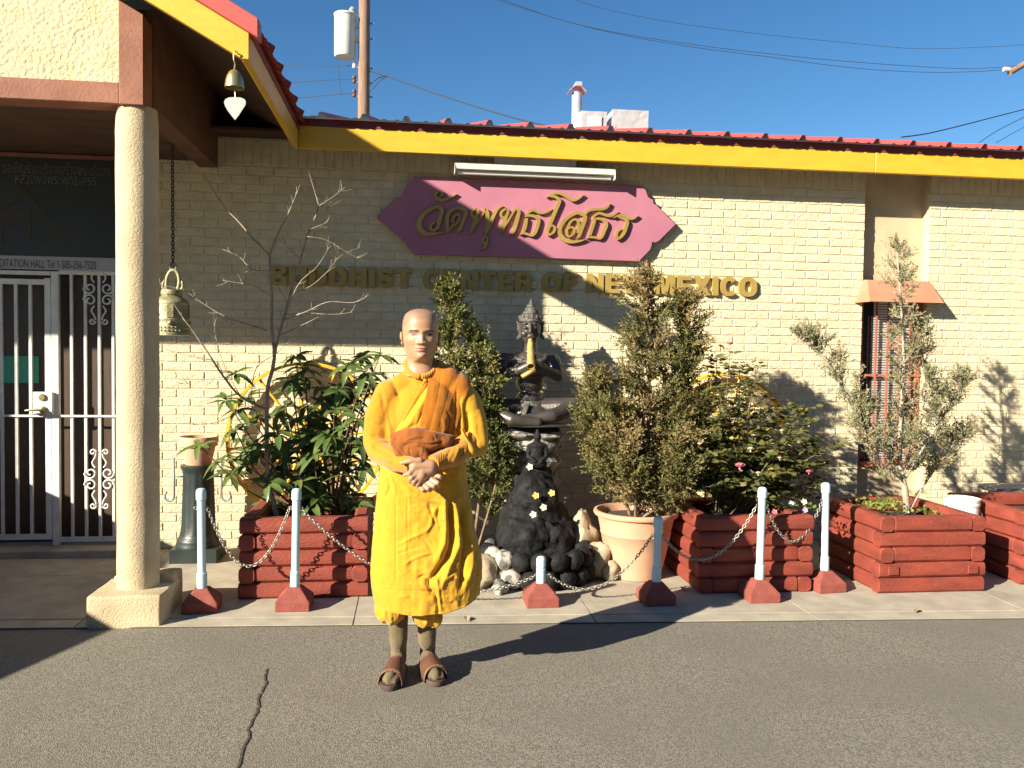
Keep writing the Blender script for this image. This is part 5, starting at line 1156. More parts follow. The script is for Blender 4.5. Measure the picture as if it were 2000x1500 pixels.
def ovate(base, d, L, W, tint):
    d = unit(d); s = unit(np.cross(d, rng.normal(0, .45, (len(d), 3))+np.array([0, -.3, 1]))); u = np.cross(s, d)
    L = L.reshape(-1, 1); W = W.reshape(-1, 1); k = len(base)
    pts = [base, base+d*L*.3+s*W*.45+u*L*.06, base+d*L*.65+s*W*.42+u*L*.05, base+d*L, base+d*L*.65-s*W*.42+u*L*.05, base+d*L*.3-s*W*.45+u*L*.06]
    v = np.stack(pts, 1).reshape(-1, 3); q = np.arange(k)[:, None]*6
    f = np.concatenate([q+np.array([[0, 1, 2, 3]]), q+np.array([[0, 3, 4, 5]])]); return v, f, np.repeat(tint, 6)
v, f, ti = ovate(Bv, Dv, rng.uniform(.034, .058, n), rng.uniform(.024, .040, n), np.array(TT))
link('foliage', npmesh('foliage', v, f, ti), mat('rose_leaf', (0.045, 0.075, 0.025), (0.075, 0.105, 0.035), 0.38, 11, tint=(0.40, 0.28, 0.07), trans=0.2), rb)
cane.build('canes', mat('rose_cane', (0.12, 0.12, 0.05), (0.13, 0.08, 0.05), 0.7, 20), rb, smooth=9)
M_pink = mat('pink_petal', (0.62, 0.13, 0.18), (0.68, 0.24, 0.27), 0.6, 40); M_peach = mat('peach_petal', (0.78, 0.55, 0.42), (0.74, 0.42, 0.36), 0.6, 40)
def rose(c, r, m):
    mb = MB()
    for ring, (nr, op, hh) in enumerate(((4, .25, 1.0), (5, .6, .85), (6, 1.0, .6))):
        for k in range(nr):
            t = 2*math.pi*(k+.37*ring)/nr; d = V(math.cos(t), math.sin(t), 0); s_ = V(-d.y, d.x, 0); w = r*.55
            p0 = V(0, 0, -r*.3); p1 = d*r*op*.7+V(0, 0, r*hh*.15); p2 = d*r*op+V(0, 0, r*hh*.7)
            mb.add([c+p0, c+p1+s_*w, c+p2+s_*w*.7, c+p2*1.05, c+p2-s_*w*.7, c+p1-s_*w], [(0, 1, 2, 3), (0, 3, 4, 5)])
    mb.lathe([(r*.05, -r*.9), (r*.25, -r*.4), (r*.1, -r*.2)], c, 6); mb.build('rose', m, rb, smooth=9)
for x, y, r, m, Y in ((1426, 672, .022, M_pink, 5.3), (1445, 911, .032, M_pink, 5.06), (1481, 925, .018, M_peach, 5.06), (1580, 922, .020, M_pink, 5.08), (1466, 878, .022, M_peach, 5.08), (1527, 842, .016, M_peach, 5.1), (1523, 895, .014, M_peach, 5.06), (1392, 1000, .012, M_peach, 5.1)):
    rose(P(x, y, Y), r, m)
# --- low bedding plants
def tuft(name, pxs, Y, label, m, n, L, W, z0, cat='plant', flowers=()):
    t = thing(name, V(P(pxs[0][0], pxs[0][1], Y).x, Y, z0), label, cat); B = []; D_ = []; r_ = random.Random(len(pxs)*7)
    for x, y in pxs:
        c = P(x, y, Y+r_.uniform(-.1, .12))
        for k in range(n): B.append(c+V(r_.gauss(0, .035), r_.gauss(0, .05), r_.gauss(0, .012))); D_.append(V(r_.gauss(0, 1), r_.gauss(0, 1), r_.uniform(.1, 1)))
    B = np.array(B); D_ = np.array(D_); v, f, ti = ovate(B, D_, rng.uniform(.7, 1.2, len(B))*L, rng.uniform(.7, 1.2, len(B))*W, np.clip(rng.normal(.2, .2, len(B)), 0, 1))
    link('foliage', npmesh('foliage', v, f, ti), m, t)
    for x, y, mt in flowers: blossom(P(x, y, Y-.12), .022, mt, t)
    return t
M_ivy = mat('ivy_leaf', (0.09, 0.14, 0.025), (0.16, 0.20, 0.04), 0.5, 12, tint=(.35, .36, .08), trans=.2)
tuft('ground_ivy', [(1690, 985), (1705, 990), (1720, 992), (1735, 988), (1750, 992), (1742, 980), (1728, 978), (1712, 983), (1800, 998), (1820, 1000)], 5.25, 'bright green low ground cover at the foot of the thin juniper', M_ivy, 26, .03, .024, .42)
tuft('pansies', [(1520, 985), (1545, 982), (1565, 990), (1585, 992), (1535, 995)], 5.2, 'small bedding pansies with white and purple blooms below the rose bush', M_ivy, 10, .03, .02, .42, 'flowers',
     ((1545, 984, M_flw), (1572, 996, mat('mauve_petal', (.45, .3, .5), None, .6)), (1512, 1000, M_pink), (1570, 980, M_flw)))
M_dead = mat('dead_leaf', (0.36, 0.22, 0.09), (0.45, 0.34, 0.16), 0.8, 30)
rr = random.Random(77)
for i, (x, y, lab) in enumerate(((1020, 1168, 'tan'), (912, 1208, 'pale'), (1790, 1193, 'yellowish'), (1082, 1152, 'rust'), (1335, 1150, 'brown'))):
    c = G(x, y, .008); m = MB(); t = rr.uniform(0, 6.28); d = V(math.cos(t), math.sin(t), 0); s_ = V(-d.y, d.x, 0); L = rr.uniform(.03, .045)
    m.add([c-d*L, c+s_*L*.45+V(0, 0, .008), c+d*L+V(0, 0, .004), c-s_*L*.45+V(0, 0, .010), c+V(0, 0, .001)], [(0, 4, 1), (1, 4, 2), (2, 4, 3), (3, 4, 0)])
    where = ('against the very short bollard', 'lying at the kerb just behind the monk', 'on the kerb in front of the thin juniper planter', 'by the fountain stones behind the very short bollard', 'between the terracotta pot and the rose planter')[i]
    m.build('fallen_leaf', M_dead, None, label=f'{lab} dry leaf {where}', cat='leaf', group='dry leaves on the pavement')
# ================================================================ BRONZE STATUE
M_brz = mat('dark_bronze', (0.072, 0.063, 0.060), (0.105, 0.092, 0.082), 0.40, 12, 0.15, 60, metal=0.55)
M_brzo = mat('worn_bronze_ornament', (0.16, 0.15, 0.125), (0.06, 0.055, 0.05), 0.5, 60, 0.8, 130, metal=0.4)
M_bam = mat('bamboo', (0.46, 0.32, 0.11), (0.36, 0.24, 0.08), 0.5, 20)
SYs = 6.02
st = thing('bronze_statue', P(1040, 826, SYs), 'dark bronze crowned figure seated cross-legged playing a bamboo flute', 'statue')
def S(x, y, dy=0.0): return P(x, y, SYs+dy)
b = MB(); sp = 1/262
b.ell(S(1036, 640, -.02), (.078, .088, .105)).ell(S(1036, 655, -.035), (.060, .065, .07)).ell(S(1036, 664, -.05), (.038, .04, .035))
b.cap(S(1036, 668, -.005), S(1036, 694), .046, .055)
b.ell(S(1036, 716, -.01), (.135, .085, .12)).cap(S(990, 704, 0), S(1080, 706, 0), .055, .055).cap(S(1012, 722, -.05), S(1060, 722, -.05), .055, .055)
b.ell(S(1035, 748, 0), (.105, .075, .09)).ell(S(1034, 778, 0), (.10, .08, .08)).ell(S(1034, 806, -.01), (.17, .14, .07))
b.chain([S(985, 704), S(979, 731, -.05), S(1017, 722, -.17), S(1032, 714, -.19)], [.058, .045, .032, .03])
b.chain([S(1080, 706), S(1090, 734, -.04), S(1052, 716, -.15), S(1041, 706, -.19)], [.058, .045, .032, .03])
for k in range(4):
    b.cap(S(1030+k*2, 716-k*3, -.2), S(1044, 712-k*3, -.235), .011, .009); b.cap(S(1046, 702-k*2.5, -.2), S(1030, 700-k*2.5, -.225), .010, .008)
b.chain([S(1050, 800), S(1090, 796, -.06), S(1120, 793, -.10)], [.085, .075, .062]); b.chain([S(1120, 796, -.10), S(1080, 812, -.22), S(1022, 820, -.22)], [.060, .05, .036])
b.chain([S(1020, 800), S(985, 798, -.06), S(955, 800, -.10)], [.085, .075, .062]); b.chain([S(955, 800, -.10), S(1000, 820, -.25), S(1050, 826, -.26)], [.060, .046, .036])
b.cap(S(1022, 820, -.22), S(1000, 822, -.27), .034, .022)
# face
b.cap(S(1036, 633, -.107), S(1036, 648, -.128), .010, .013).cap(S(1030, 659, -.108), S(1042, 659, -.108), .008, .008).ell(S(1036, 668, -.092), (.022, .016, .016))
for s_ in (-1, 1): b.ell(S(1036+s_*9, 640, -.096), (.020, .012, .010)).ell(S(1036+s_*9, 632, -.098), (.024, .012, .006)).ell(S(1036+s_*11, 652, -.078), (.026, .02, .022))
link('body', remesh(b, 0.0055, 3), M_brz, st)
hz = lambda y: P(1036, y, SYs).z; hx = S(1036, 640)
prof = [(.080, 630), (.089, 628), (.089, 621), (.082, 619), (.080, 616), (.064, 613), (.060, 609), (.048, 607), (.045, 602), (.033, 600), (.030, 596), (.018, 594), (.014, 590), (.006, 586), (.001, 583)]
MB().lathe([(r, hz(y)) for r, y in prof], (hx.x, SYs-.015, 0), 28).build('crown', M_brzo, st, smooth=0.5)
for k in range(16):
    t = 2*math.pi*k/16; MB().lathe([(.007, -.012), (.009, 0), (.005, .008), (.001, .016)], V(hx.x+.086*math.cos(t), SYs-.015+.086*math.sin(t), hz(620)), 6).build('crown_leaf', M_brzo, st, smooth=.6)
MB().lathe([(.014, hz(604)), (.03, hz(608)), (.036, hz(613)), (.02, hz(618)), (.001, hz(620))], (hx.x, SYs-.075, 0), 10, sy=.5).build('crown_front', M_brzo, st, smooth=.6)
for s_ in (-1, 1):
    q_ = lambda x, y: (P(1036+s_*x, y, SYs-.01).x, P(1036+s_*x, y, SYs-.01).z)
    MB().prism([q_(19, 632), q_(28, 626), q_(25, 638), q_(26, 646), q_(22, 652), q_(27, 658), q_(26, 664), q_(19, 660), q_(17, 648)], SYs-.02, SYs+.004).build('ear_ornament', M_brzo, st, bevel=.003)
MB().tube([V(hx.x+.105*math.sin(t)*1.12, SYs-.005-.095*math.cos(t), hz(694)-.045*math.cos(t)*(1 if abs(t) < 1.6 else .4)) for t in np.linspace(-math.pi, math.pi, 37)], .017, 8, squash=.6).build('necklace', M_brzo, st, smooth=9)
for p_, q2, r in ((S(983, 713), S(981, 719), .055), (S(1084, 714), S(1086, 720), .055), (S(1011, 723, -.145), S(1015, 722, -.16), .039), (S(1056, 718, -.13), S(1053, 717, -.145), .039)):
    MB().tube([p_, p_.lerp(q2, .5), q2], [r*.95, r*1.06, r*.95], 16).build('armlet', M_brzo, st, smooth=.8)
MB().lathe([(.108, hz(782)), (.118, hz(786)), (.128, hz(792)), (.135, hz(797)), (.115, hz(799))], (S(1034, 790).x, SYs, 0), 28, sy=.85, cap=False).build('belt', M_brzo, st, smooth=.6)
sash_ = [S(1030, 790, -.115), S(1026, 800, -.15), S(1022, 815, -.19), S(1024, 826, -.26)]
MB().tube(smoothpath(sash_, 4), .022, 8, squash=.4).build('waist_sash', M_brzo, st, smooth=9)
MB().tube([S(1088, 797, -.155), S(1086, 806, -.225), S(1083, 815, -.25)], .014, 6).build('leg_band', M_brzo, st, smooth=9)
MB().lathe([(.30, hz(829)), (.31, hz(827)), (.29, hz(824)), (.001, hz(823.5))], (S(1036, 826).x+.02, SYs-.06, 0), 28, sy=.75).build('seat', M_brz, st, smooth=.6)
fa, fb = S(1036, 664, -.125), S(1037, 716, -.315)
fd = (fb-fa); a_, b_ = frame(fd)
ring = lambda c, r: [c+(a_*math.cos(t)+b_*math.sin(t))*r for t in np.linspace(0, 2*math.pi, 15)[:-1]]
m = MB(); secs = [(fa, .017), (fa+fd*.15, .021), (fa+fd*.17, .024), (fa+fd*.19, .021), (fa+fd*.55, .024), (fa+fd*.57, .027), (fa+fd*.59, .025), (fb, .030), (fb, .024), (fb-fd*.25, .022)]
vv = [p for c, r in secs for p in ring(c, r)]; n = 14
m.add(vv, [(i*n+k, i*n+(k+1) % n, (i+1)*n+(k+1) % n, (i+1)*n+k) for i in range(len(secs)-1) for k in range(n)]+[tuple(range(n))[::-1], tuple((len(secs)-1)*n+k for k in range(n))])
m.build('bamboo_flute', M_bam, st, smooth=.7, fix=True)
c0, c1 = S(1045, 722, -.20), S(1019, 736, -.20)
MB().tube([c0, c0.lerp(c1, .5), c1], [.03, .034, .03], 12, squash=.55).build('bamboo_gourd', M_bam, st, smooth=9)

# ================================================================ MONK
MYC = 3.77
mk = thing('person', V(0.02, MYC, -0.012), 'shaven-headed man in saffron monk robe and mustard sweater standing with hands clasped', 'person')
M_skin = None
def skin_mat():
    m = bpy.data.materials.new('skin'); m.use_nodes = True; nt = m.node_tree; N = nt.nodes; L = nt.links; b = N['Principled BSDF']
    at = N.new('ShaderNodeAttribute'); at.attribute_name = 'skin'; L.new(at.outputs['Color'], b.inputs['Base Color'])
    b.inputs['Roughness'].default_value = .48; b.inputs['Subsurface Weight'].default_value = .05; b.inputs['Subsurface Radius'].default_value = (.012, .005, .003); b.inputs['Subsurface Scale'].default_value = .6
    tc = N.new('ShaderNodeTexCoord'); n = N.new('ShaderNodeTexNoise'); n.inputs['Scale'].default_value = 300; L.new(tc.outputs['Object'], n.inputs['Vector'])
    bp = N.new('ShaderNodeBump'); bp.inputs['Strength'].default_value = .08; bp.inputs['Distance'].default_value = .002; L.new(n.outputs['Fac'], bp.inputs['Height']); L.new(bp.outputs[0], b.inputs['Normal']); return m
M_skin = skin_mat()
def Q(px, py, Y=MYC): return P(px, py, Y)
# ---- head: profile rings, features as displacements of the face front
HC = Q(821, 703, 3.755)                       # chin level, centre
HH = Q(821, 603, 3.755).z-HC.z
ks = HH/0.235
prof = [(-.075, .062, .050, .066), (-.05, .060, .046, .064), (-.03, .058, .040, .062), (-.015, .058, .040, .060), (-.006, .059, .052, .060), (.002, .060, .073, .060), (.010, .062, .0845, .062), (.02, .065, .089, .064), (.035, .069, .0905, .068), (.05, .0725, .091, .072), (.065, .0755, .0915, .078), (.08, .0785, .092, .085),
        (.095, .0805, .0925, .092), (.11, .0815, .093, .098), (.125, .0822, .095, .102), (.14, .083, .0975, .105), (.155, .0832, .0985, .1065), (.17, .0825, .098, .106), (.185, .080, .0945, .103), (.20, .0752, .087, .096), (.212, .068, .077, .086), (.222, .0550, .061, .070), (.229, .040, .044, .052), (.233, .0245, .027, .032), (.2348, .011, .012, .014), (.235, .002, .002, .002)]
prof = np.array(prof); zz = np.concatenate([np.linspace(-.075, .20, 120), np.linspace(.2025, .235, 22)]); NU = 200
A_ = np.interp(zz, prof[:, 0], prof[:, 1]); F_ = np.interp(zz, prof[:, 0], prof[:, 2]); K_ = np.interp(zz, prof[:, 0], prof[:, 3])
sm3 = lambda a: np.convolve(np.pad(a, 2, mode='edge'), np.ones(5)/5, 'valid')
A_[:120], F_[:120], K_[:120] = sm3(A_)[:120], sm3(F_)[:120], sm3(K_)[:120]
th = np.linspace(0, 2*np.pi, NU, endpoint=False)
ex = 0.92
cx = np.sign(np.sin(th))*np.abs(np.sin(th))**ex; cy = -np.sign(np.cos(th))*np.abs(np.cos(th))**ex     # th=0 is the front (-Y)
chin = np.interp(zz, [-.02, -.006, .004, .02, .04, .06, .085], [1, .76, .61, .66, .76, .87, .98]); fw_ = np.clip(-cy*1.25, 0, 1)**.8
X = A_[:, None]*cx[None]*(1+(chin[:, None]-1)*fw_[None]); Yd = np.where(cy[None] < 0, F_[:, None], K_[:, None])*cy[None]; Zd = zz[:, None]*np.ones((1, NU))
g = lambda v, s: np.exp(-(v/s)**2)
ax = np.abs(X); front = np.clip(-cy[None]*1.6, 0, 1)*np.ones_like(X)
dsp = 0*X
dsp += .0045*g(ax-.034, .024)*g(Zd-.131, .009)+.002*g(ax, .012)*g(Zd-.128, .01)                       # brow
dsp -= .0095*g(ax-.039, .019)*g(Zd-.1155, .0105)                                                      # sockets
dsp += .0065*g(ax-.038, .0150)*g(Zd-.1150, .0065)                                                     # lids
dsp -= .0022*g(ax-.038, .017)*g(Zd-.1195, .0018)                                                      # lid crease
dsp -= .0016*g(ax-.037, .016)*g(Zd-.1085, .003)
nz = np.clip((.122-Zd)/.046, 0, 1)
nose = (.003+.0185*nz**1.25)*g(X, .0095+.006*nz)*np.where(Zd > .122, g(Zd-.122, .009), 1)*np.where(Zd < .0765, g(Zd-.0765, .0062), 1)
dsp += nose+.0095*g(ax-.0165, .0080)*g(Zd-.0785, .0068)
dsp += .0055*g(ax-.053, .017)*g(Zd-.088, .017)                                                        # cheekbones
dsp -= .0022*g(ax-.030-.25*(.075-Zd), .004)*g(Zd-.062, .013)                                          # nasolabial
dsp += .0030*g(X, .022)*g(Zd-.056, .013)
dsp += .0052*g(ax-.007, .018)*g(Zd-.0545, .0042)+.0062*g(X, .019)*g(Zd-.0445, .0050)-.0050*g(X, .029)*g(Zd-.0500, .0017)-.0015*g(X, .003)*g(Zd-.060, .005)
dsp -= .0040*g(X, .020)*g(Zd-.034, .006)
dsp += .0055*g(X, .019)*g(Zd-.017, .011)
dsp -= .0040*g(ax-.058, .012)*g(Zd-.055, .022)                                                        # cheek hollow
Yd = Yd-dsp*front
yaw = math.radians(3); tilt = math.radians(-1.5)
hv = np.stack([X, Yd, Zd], -1).reshape(-1, 3)*ks
c_, s_ = math.cos(yaw), math.sin(yaw); hx_ = hv[:, 0]*c_-hv[:, 1]*s_; hy_ = hv[:, 0]*s_+hv[:, 1]*c_
hv = np.stack([hx_, hy_, hv[:, 2]], 1)
hv = hv+np.array(HC)
nr = len(zz); ii = np.arange(nr-1)[:, None]*NU; jj = np.arange(NU)[None]; j2 = (jj+1) % NU
hf = np.stack([ii+jj, ii+j2, ii+NU+j2, ii+NU+jj], -1).reshape(-1, 4)
# colours
skin = np.array([.385, .220, .128]); Xf, Zf, axf, fr_ = X.ravel(), Zd.ravel(), ax.ravel(), front.ravel()*(cy[None]*np.ones_like(X) < -.1).ravel()
n1 = vnoise(hv, 60)*.5+vnoise(hv, 160, 3)*.5
colr = skin[None]*(1+.05*n1)[:, None]
def blend(w, c): 
    global colr
    w = np.clip(w, 0, 1)[:, None]; colr = colr*(1-w)+np.array(c)[None]*w
hairl = np.clip((Zf-(.176-.9*np.clip(axf-.045, 0, 1)-.10*(fr_ < .05)))/.012, 0, 1)*(1-0.0*fr_)
blend(hairl*.50, (.17, .115, .085))
bz_ = .1295+.0035*np.clip((axf-.014)/.022, 0, 1)-.006*np.clip((axf-.044)/.015, 0, 1)
blend(g(Zf-bz_, .0034)*(axf > .014)*(axf < .060)*fr_*1.3*np.clip((.062-axf)/.010, 0, 1), (.045, .028, .02))
blend(g(axf-.0465, .004)*0, (0, 0, 0))
eyez = .1140+.0012*np.cos((axf-.037)/.017*1.4)
inside = np.clip((.0165-np.abs(axf-.0375))/.002, 0, 1)*fr_
blend(inside*g(Zf-eyez, .0022), (.42, .36, .31)); blend(inside*g(axf-.037, .0066)*g(Zf-eyez, .0034)*1.7, (.012, .008, .006)); blend(inside*g(Zf-eyez-.0028, .0018)*1.4, (.03, .018, .014)); blend(inside*g(Zf-eyez+.0026, .0009)*.5, (.15, .07, .05))
lw = np.clip((.029-axf)/.005, 0, 1)*fr_
blend(lw*(g(Zf-.0543, .0042)+g(Zf-.0448, .0045))*.75, (.40, .155, .125)); blend(lw*g(Zf-.0500, .0013)*.8, (.14, .05, .045))
blend(g(axf-.010, .0045)*g(Zf-.0718, .0026)*fr_, (.10, .04, .03)); blend(g(axf-.045, .02)*g(Zf-.08, .018)*fr_*.25, (.56, .28, .17))
# ears
eb = MB()
for s_ in (-1, 1):
    c = V(s_*.0805, .010, .098)*ks; rt = Matrix.Rotation(s_*math.radians(28), 3, 'Z') @ Matrix.Rotation(s_*math.radians(8), 3, 'Y')
    eb.ell(c, (.0055*ks, .0165*ks, .0315*ks), rt, 16, 12); eb.ell(c+V(s_*.002, -.004, -.022)*ks, (.006*ks, .009*ks, .012*ks), rt, 10, 8)
    pts = [c+rt @ (V(s_*.004, .0145*math.cos(t)+.001, .029*math.sin(t))*ks) for t in np.linspace(-1.5, 3.3, 18)]
    eb.tube(pts, .0036*ks, 6)
ear = np.array(eb.v); ear = np.stack([ear[:, 0]*c_-ear[:, 1]*math.sin(yaw), ear[:, 0]*math.sin(yaw)+ear[:, 1]*c_, ear[:, 2]], 1)+np.array(HC)
# ---- limbs, hands, torso core
core = MB()
core.cap(Q(822, 705, 3.775), Q(824, 745, 3.79), .055, .062).cap(Q(824, 785, 3.80), Q(826, 900, 3.79), .06, .085).cap(Q(770, 765, 3.79), Q(885, 765, 3.79), .045, .045)
core.chain([Q(762, 770, 3.79), Q(738, 868, 3.77), Q(800, 908, 3.585)], [.042, .036, .027]); core.chain([Q(890, 770, 3.79), Q(916, 868, 3.74), Q(848, 906, 3.575)], [.042, .036, .027])
for x, xk in ((782, 778), (838, 834)): core.chain([Q(x+8, 930, 3.79), Q(x+2, 1120, 3.82), Q(xk, 1250, 3.85)], [.075, .045, .027])
HYf = 3.545
def Hp(zx, zy, d=0.0): return P(650+zx/5, 850+zy/5, HYf+d)
# his left hand on top: back of the hand to the viewer
for a_, b_, r0, r1 in (((955, 300), (800, 300), .030, .026), ((950, 330), (800, 380), .030, .028), ((930, 360), (830, 430), .026, .024), ((880, 320), (860, 390), .03, .03)): core.cap(Hp(*a_, .012), Hp(*b_, 0), r0, r1)
core.chain([Hp(850, 250, -.005), Hp(760, 250, -.012), Hp(672, 272, -.008)], [.0165, .0125, .0085])                               # thumb
core.chain([Hp(790, 330, -.012), Hp(745, 375, -.022), Hp(700, 390, -.008)], [.0125, .0115, .0088])                              # index
core.chain([Hp(805, 380, -.012), Hp(765, 420, -.024), Hp(752, 455, -.006)], [.0125, .0112, .0088])
core.chain([Hp(825, 420, -.012), Hp(795, 455, -.022), Hp(790, 485, -.004)], [.012, .0108, .0085])
core.chain([Hp(850, 450, -.010), Hp(830, 480, -.018), Hp(832, 505, -.002)], [.011, .0095, .0078])
# his right hand below: palm behind, fingers wrapping round on the viewer's right
core.cap(Hp(760, 330, .035), Hp(900, 440, .03), .028, .03).cap(Hp(840, 420, .03), Hp(930, 470, .02), .03, .028)
for (k0, k1, k2, r) in (((850, 500), (880, 535), (905, 548), .0108), ((885, 480), (930, 520), (950, 540), .0115), ((930, 455), (985, 495), (995, 525), .0115), ((960, 430), (1025, 465), (1035, 500), .0110)):
    core.chain([Hp(*k0, .0), Hp(*k1, -.022), Hp(*k2, -.004)], [r, r, r*.8])
core.chain([Hp(1000, 390, .012), Hp(1045, 405, .0), Hp(1062, 420, .004)], [.012, .011, .009])
cm_ = remesh(core, 0.0036, 2, .45); cv = getco(cm_); cf = np.empty(len(cm_.loops), np.int32); cm_.loops.foreach_get('vertex_index', cf); cf = cf.reshape(-1, 4)
cc = np.array([.385, .215, .130])[None]*(1+.07*vnoise(cv, 70))[:, None]
ef = np.array([f for f in eb.f if len(f) == 4]); ec = np.array([.37, .195, .12])[None]*np.ones((len(ear), 1))
allv = np.concatenate([hv, ear, cv]); allf = np.concatenate([hf, ef+len(hv), cf+len(hv)+len(ear)]); allc = np.concatenate([colr, ec, cc])
bm_ = npmesh('body', allv, allf); ca = bm_.color_attributes.new('skin', 'FLOAT_COLOR', 'POINT')
ca.data.foreach_set('color', np.concatenate([allc, np.ones((len(allc), 1))], 1).astype(np.float32).ravel()); shade(bm_, 9)
body = link('body', bm_, M_skin, mk)

# ---- clothing
def cloth(name, c1, c2, rough=.85, bump=.35, bscale=500, sheen=.3, c3=None, wave=None):
    m = mat(name, c1, c2, rough, 7, bump, bscale, bdist=.003, spec=.2, bump2=.25, b2scale=90)
    m.node_tree.nodes['Principled BSDF'].inputs['Sheen Weight'].default_value = sheen
    if wave:
        nt = m.node_tree; N = nt.nodes; L = nt.links; b = N['Principled BSDF']; tc = N.new('ShaderNodeTexCoord')
        w = N.new('ShaderNodeTexWave'); w.inputs['Scale'].default_value = wave; w.bands_direction = 'X'; w.inputs['Distortion'].default_value = .6; L.new(tc.outputs['Object'], w.inputs['Vector'])
        bp = N.new('ShaderNodeBump'); bp.inputs['Strength'].default_value = .5; bp.inputs['Distance'].default_value = .003; L.new(w.outputs['Fac'], bp.inputs['Height'])
        L.new(b.inputs['Normal'].links[0].from_socket, bp.inputs['Normal']); L.new(bp.outputs[0], b.inputs['Normal'])
    return m
M_sw = cloth('mustard_knit', (0.50, 0.225, 0.012), (0.43, 0.185, 0.010), .95, .5, 420, .4)
M_rib = cloth('mustard_rib', (0.48, 0.215, 0.012), (0.41, 0.175, 0.010), .95, .3, 420, .4, wave=32)
M_robe = cloth('saffron_cotton', (0.56, 0.295, 0.020), (0.50, 0.255, 0.017), .8, .25, 300, .2)
M_orng = cloth('orange_cotton', (0.44, 0.150, 0.010), (0.38, 0.125, 0.009), .8, .3, 300, .2)
M_sash = cloth('russet_cotton', (0.26, 0.078, 0.012), (0.20, 0.06, 0.010), .8, .3, 260, .2)
def folds(a, nrm, lst, Y=3.62):
    """ridges (+) and valleys (-) along pixel polylines, applied to the front of a garment"""
    d = np.zeros(len(a)); fr = np.clip(-nrm[:, 1]*2+.4, 0, 1)
    for pts, amp, w in lst:
        pp = [P(x, y, Y) for x, y in pts]; q = np.array([(p.x, p.z) for p in smoothpath(pp, 4)]); xz = a[:, [0, 2]]; best = np.full(len(a), 9.0); tb = np.zeros(len(a))
        for i in range(len(q)-1):
            e = q[i+1]-q[i]; L2 = (e@e)+1e-12; t = np.clip(((xz-q[i])@e)/L2, 0, 1); dd = np.linalg.norm(xz-q[i]-t[:, None]*e, axis=1)
            m = dd < best; best[m] = dd[m]; tb[m] = (i+t[m])/(len(q)-1)
        taper = np.clip(np.minimum(tb, 1-tb)*5+.15, 0, 1); d += amp*np.exp(-(best/w)**2)*taper*fr
    return d
def wrinkle(a, s, seed, sx=1, sz=1): 
    v = a*np.array([sx, 1, sz]); n = vnoise(v, s, seed); m = vnoise(v, s*2.1, seed+9); return (1-2*np.abs(n))*.6+(1-2*np.abs(m))*.3
def disp(me, fn):
    a = getco(me); nrm = getno(me); setco(me, a+nrm*fn(a, nrm)[:, None]); shade(me, 9); return me
torso = lambda m, e: (m.ell(Q(827, 815, 3.78), (.152+e, .112+e, .19+e)).cap(Q(766, 766, 3.79), Q(890, 762, 3.79), .050+e, .052+e).cap(Q(786, 752, 3.79), Q(866, 749, 3.79), .056+e, .057+e)
                      .cap(Q(804, 736, 3.795), Q(844, 734, 3.795), .048+e, .048+e).cap(Q(822, 716, 3.79), Q(823, 745, 3.79), .060+e*.5, .075+e).ell(Q(827, 885, 3.775), (.152+e, .118+e, .17+e)).cap(Q(775, 790, 3.785), Q(770, 890, 3.775), .062+e, .066+e).cap(Q(878, 790, 3.785), Q(884, 890, 3.775), .062+e, .066+e))
sw_ = MB(); torso(sw_, 0.0)
sw_.chain([Q(759, 768, 3.79), Q(738, 815, 3.785), Q(733, 862, 3.77), Q(742, 884, 3.72)], [.064, .062, .058, .054]); sw_.chain([Q(742, 884, 3.72), Q(770, 900, 3.645), Q(797, 908, 3.59)], [.054, .048, .038])
sw_.chain([Q(914, 862, 3.74), Q(890, 888, 3.66), Q(852, 903, 3.585)], [.058, .05, .038])
me = remesh(sw_, .0055, 16)
def cutz(me, keep):                         # drop whatever the test rejects
    bm = bmesh.new(); bm.from_mesh(me); bmesh.ops.delete(bm, geom=[v for v in bm.verts if not keep(v.co)], context='VERTS'); bm.to_mesh(me); bm.free(); return me
nk = Q(822, 715, 3.772)
def in_neck(c, r=.068, dz=.0): return math.hypot(c.x-nk.x, c.y-nk.y) < r and c.z > nk.z+(c.y-nk.y)*.72+dz
sfold = [([(742, 765), (752, 800), (765, 835)], -.008, .010), ([(750, 790), (760, 830), (764, 860)], .007, .008), ([(765, 745), (775, 765), (783, 790)], -.005, .008), ([(727, 868), (748, 878), (775, 884)], -.009, .009), ([(722, 880), (745, 892), (768, 896)], .006, .008),
         ([(725, 850), (745, 856), (762, 858)], -.006, .008), ([(735, 905), (755, 900), (775, 905)], -.004, .006), ([(880, 872), (872, 885), (868, 900)], -.005, .006), ([(895, 868), (888, 885), (880, 898)], .005, .006), ([(905, 872), (900, 885)], -.006, .007), ([(715, 820), (730, 830), (750, 832)], -.004, .01)]
disp(me, lambda a, n: folds(a, n, sfold, 3.70)+.0022*wrinkle(a, 14, 2)+.0008*vnoise(a, 120, 3))
cutz(me, lambda c: not in_neck(c) and c.z > 0.93)
swo = link('sweater', me, M_sw, mk)
ring_ = []
for t in np.linspace(0, 2*math.pi, 41): ring_.append(nk+V(.066*math.sin(t), -.070*math.cos(t), .004-.050*math.cos(t)))
MB().tube(ring_, .0125, 12).build('collar', M_rib, swo, smooth=9)
for p0, p1, r in ((Q(787, 905, 3.612), Q(806, 910, 3.57), .040), (Q(864, 898, 3.61), Q(845, 905, 3.567), .040)):
    MB().tube([p0, p0.lerp(p1, .25), p0.lerp(p1, .8), p1, p1.lerp(p0, .03)], [r*.97, r, r*.95, r*.9, r*.72], 24).build('cuff', M_rib, swo, smooth=.9)
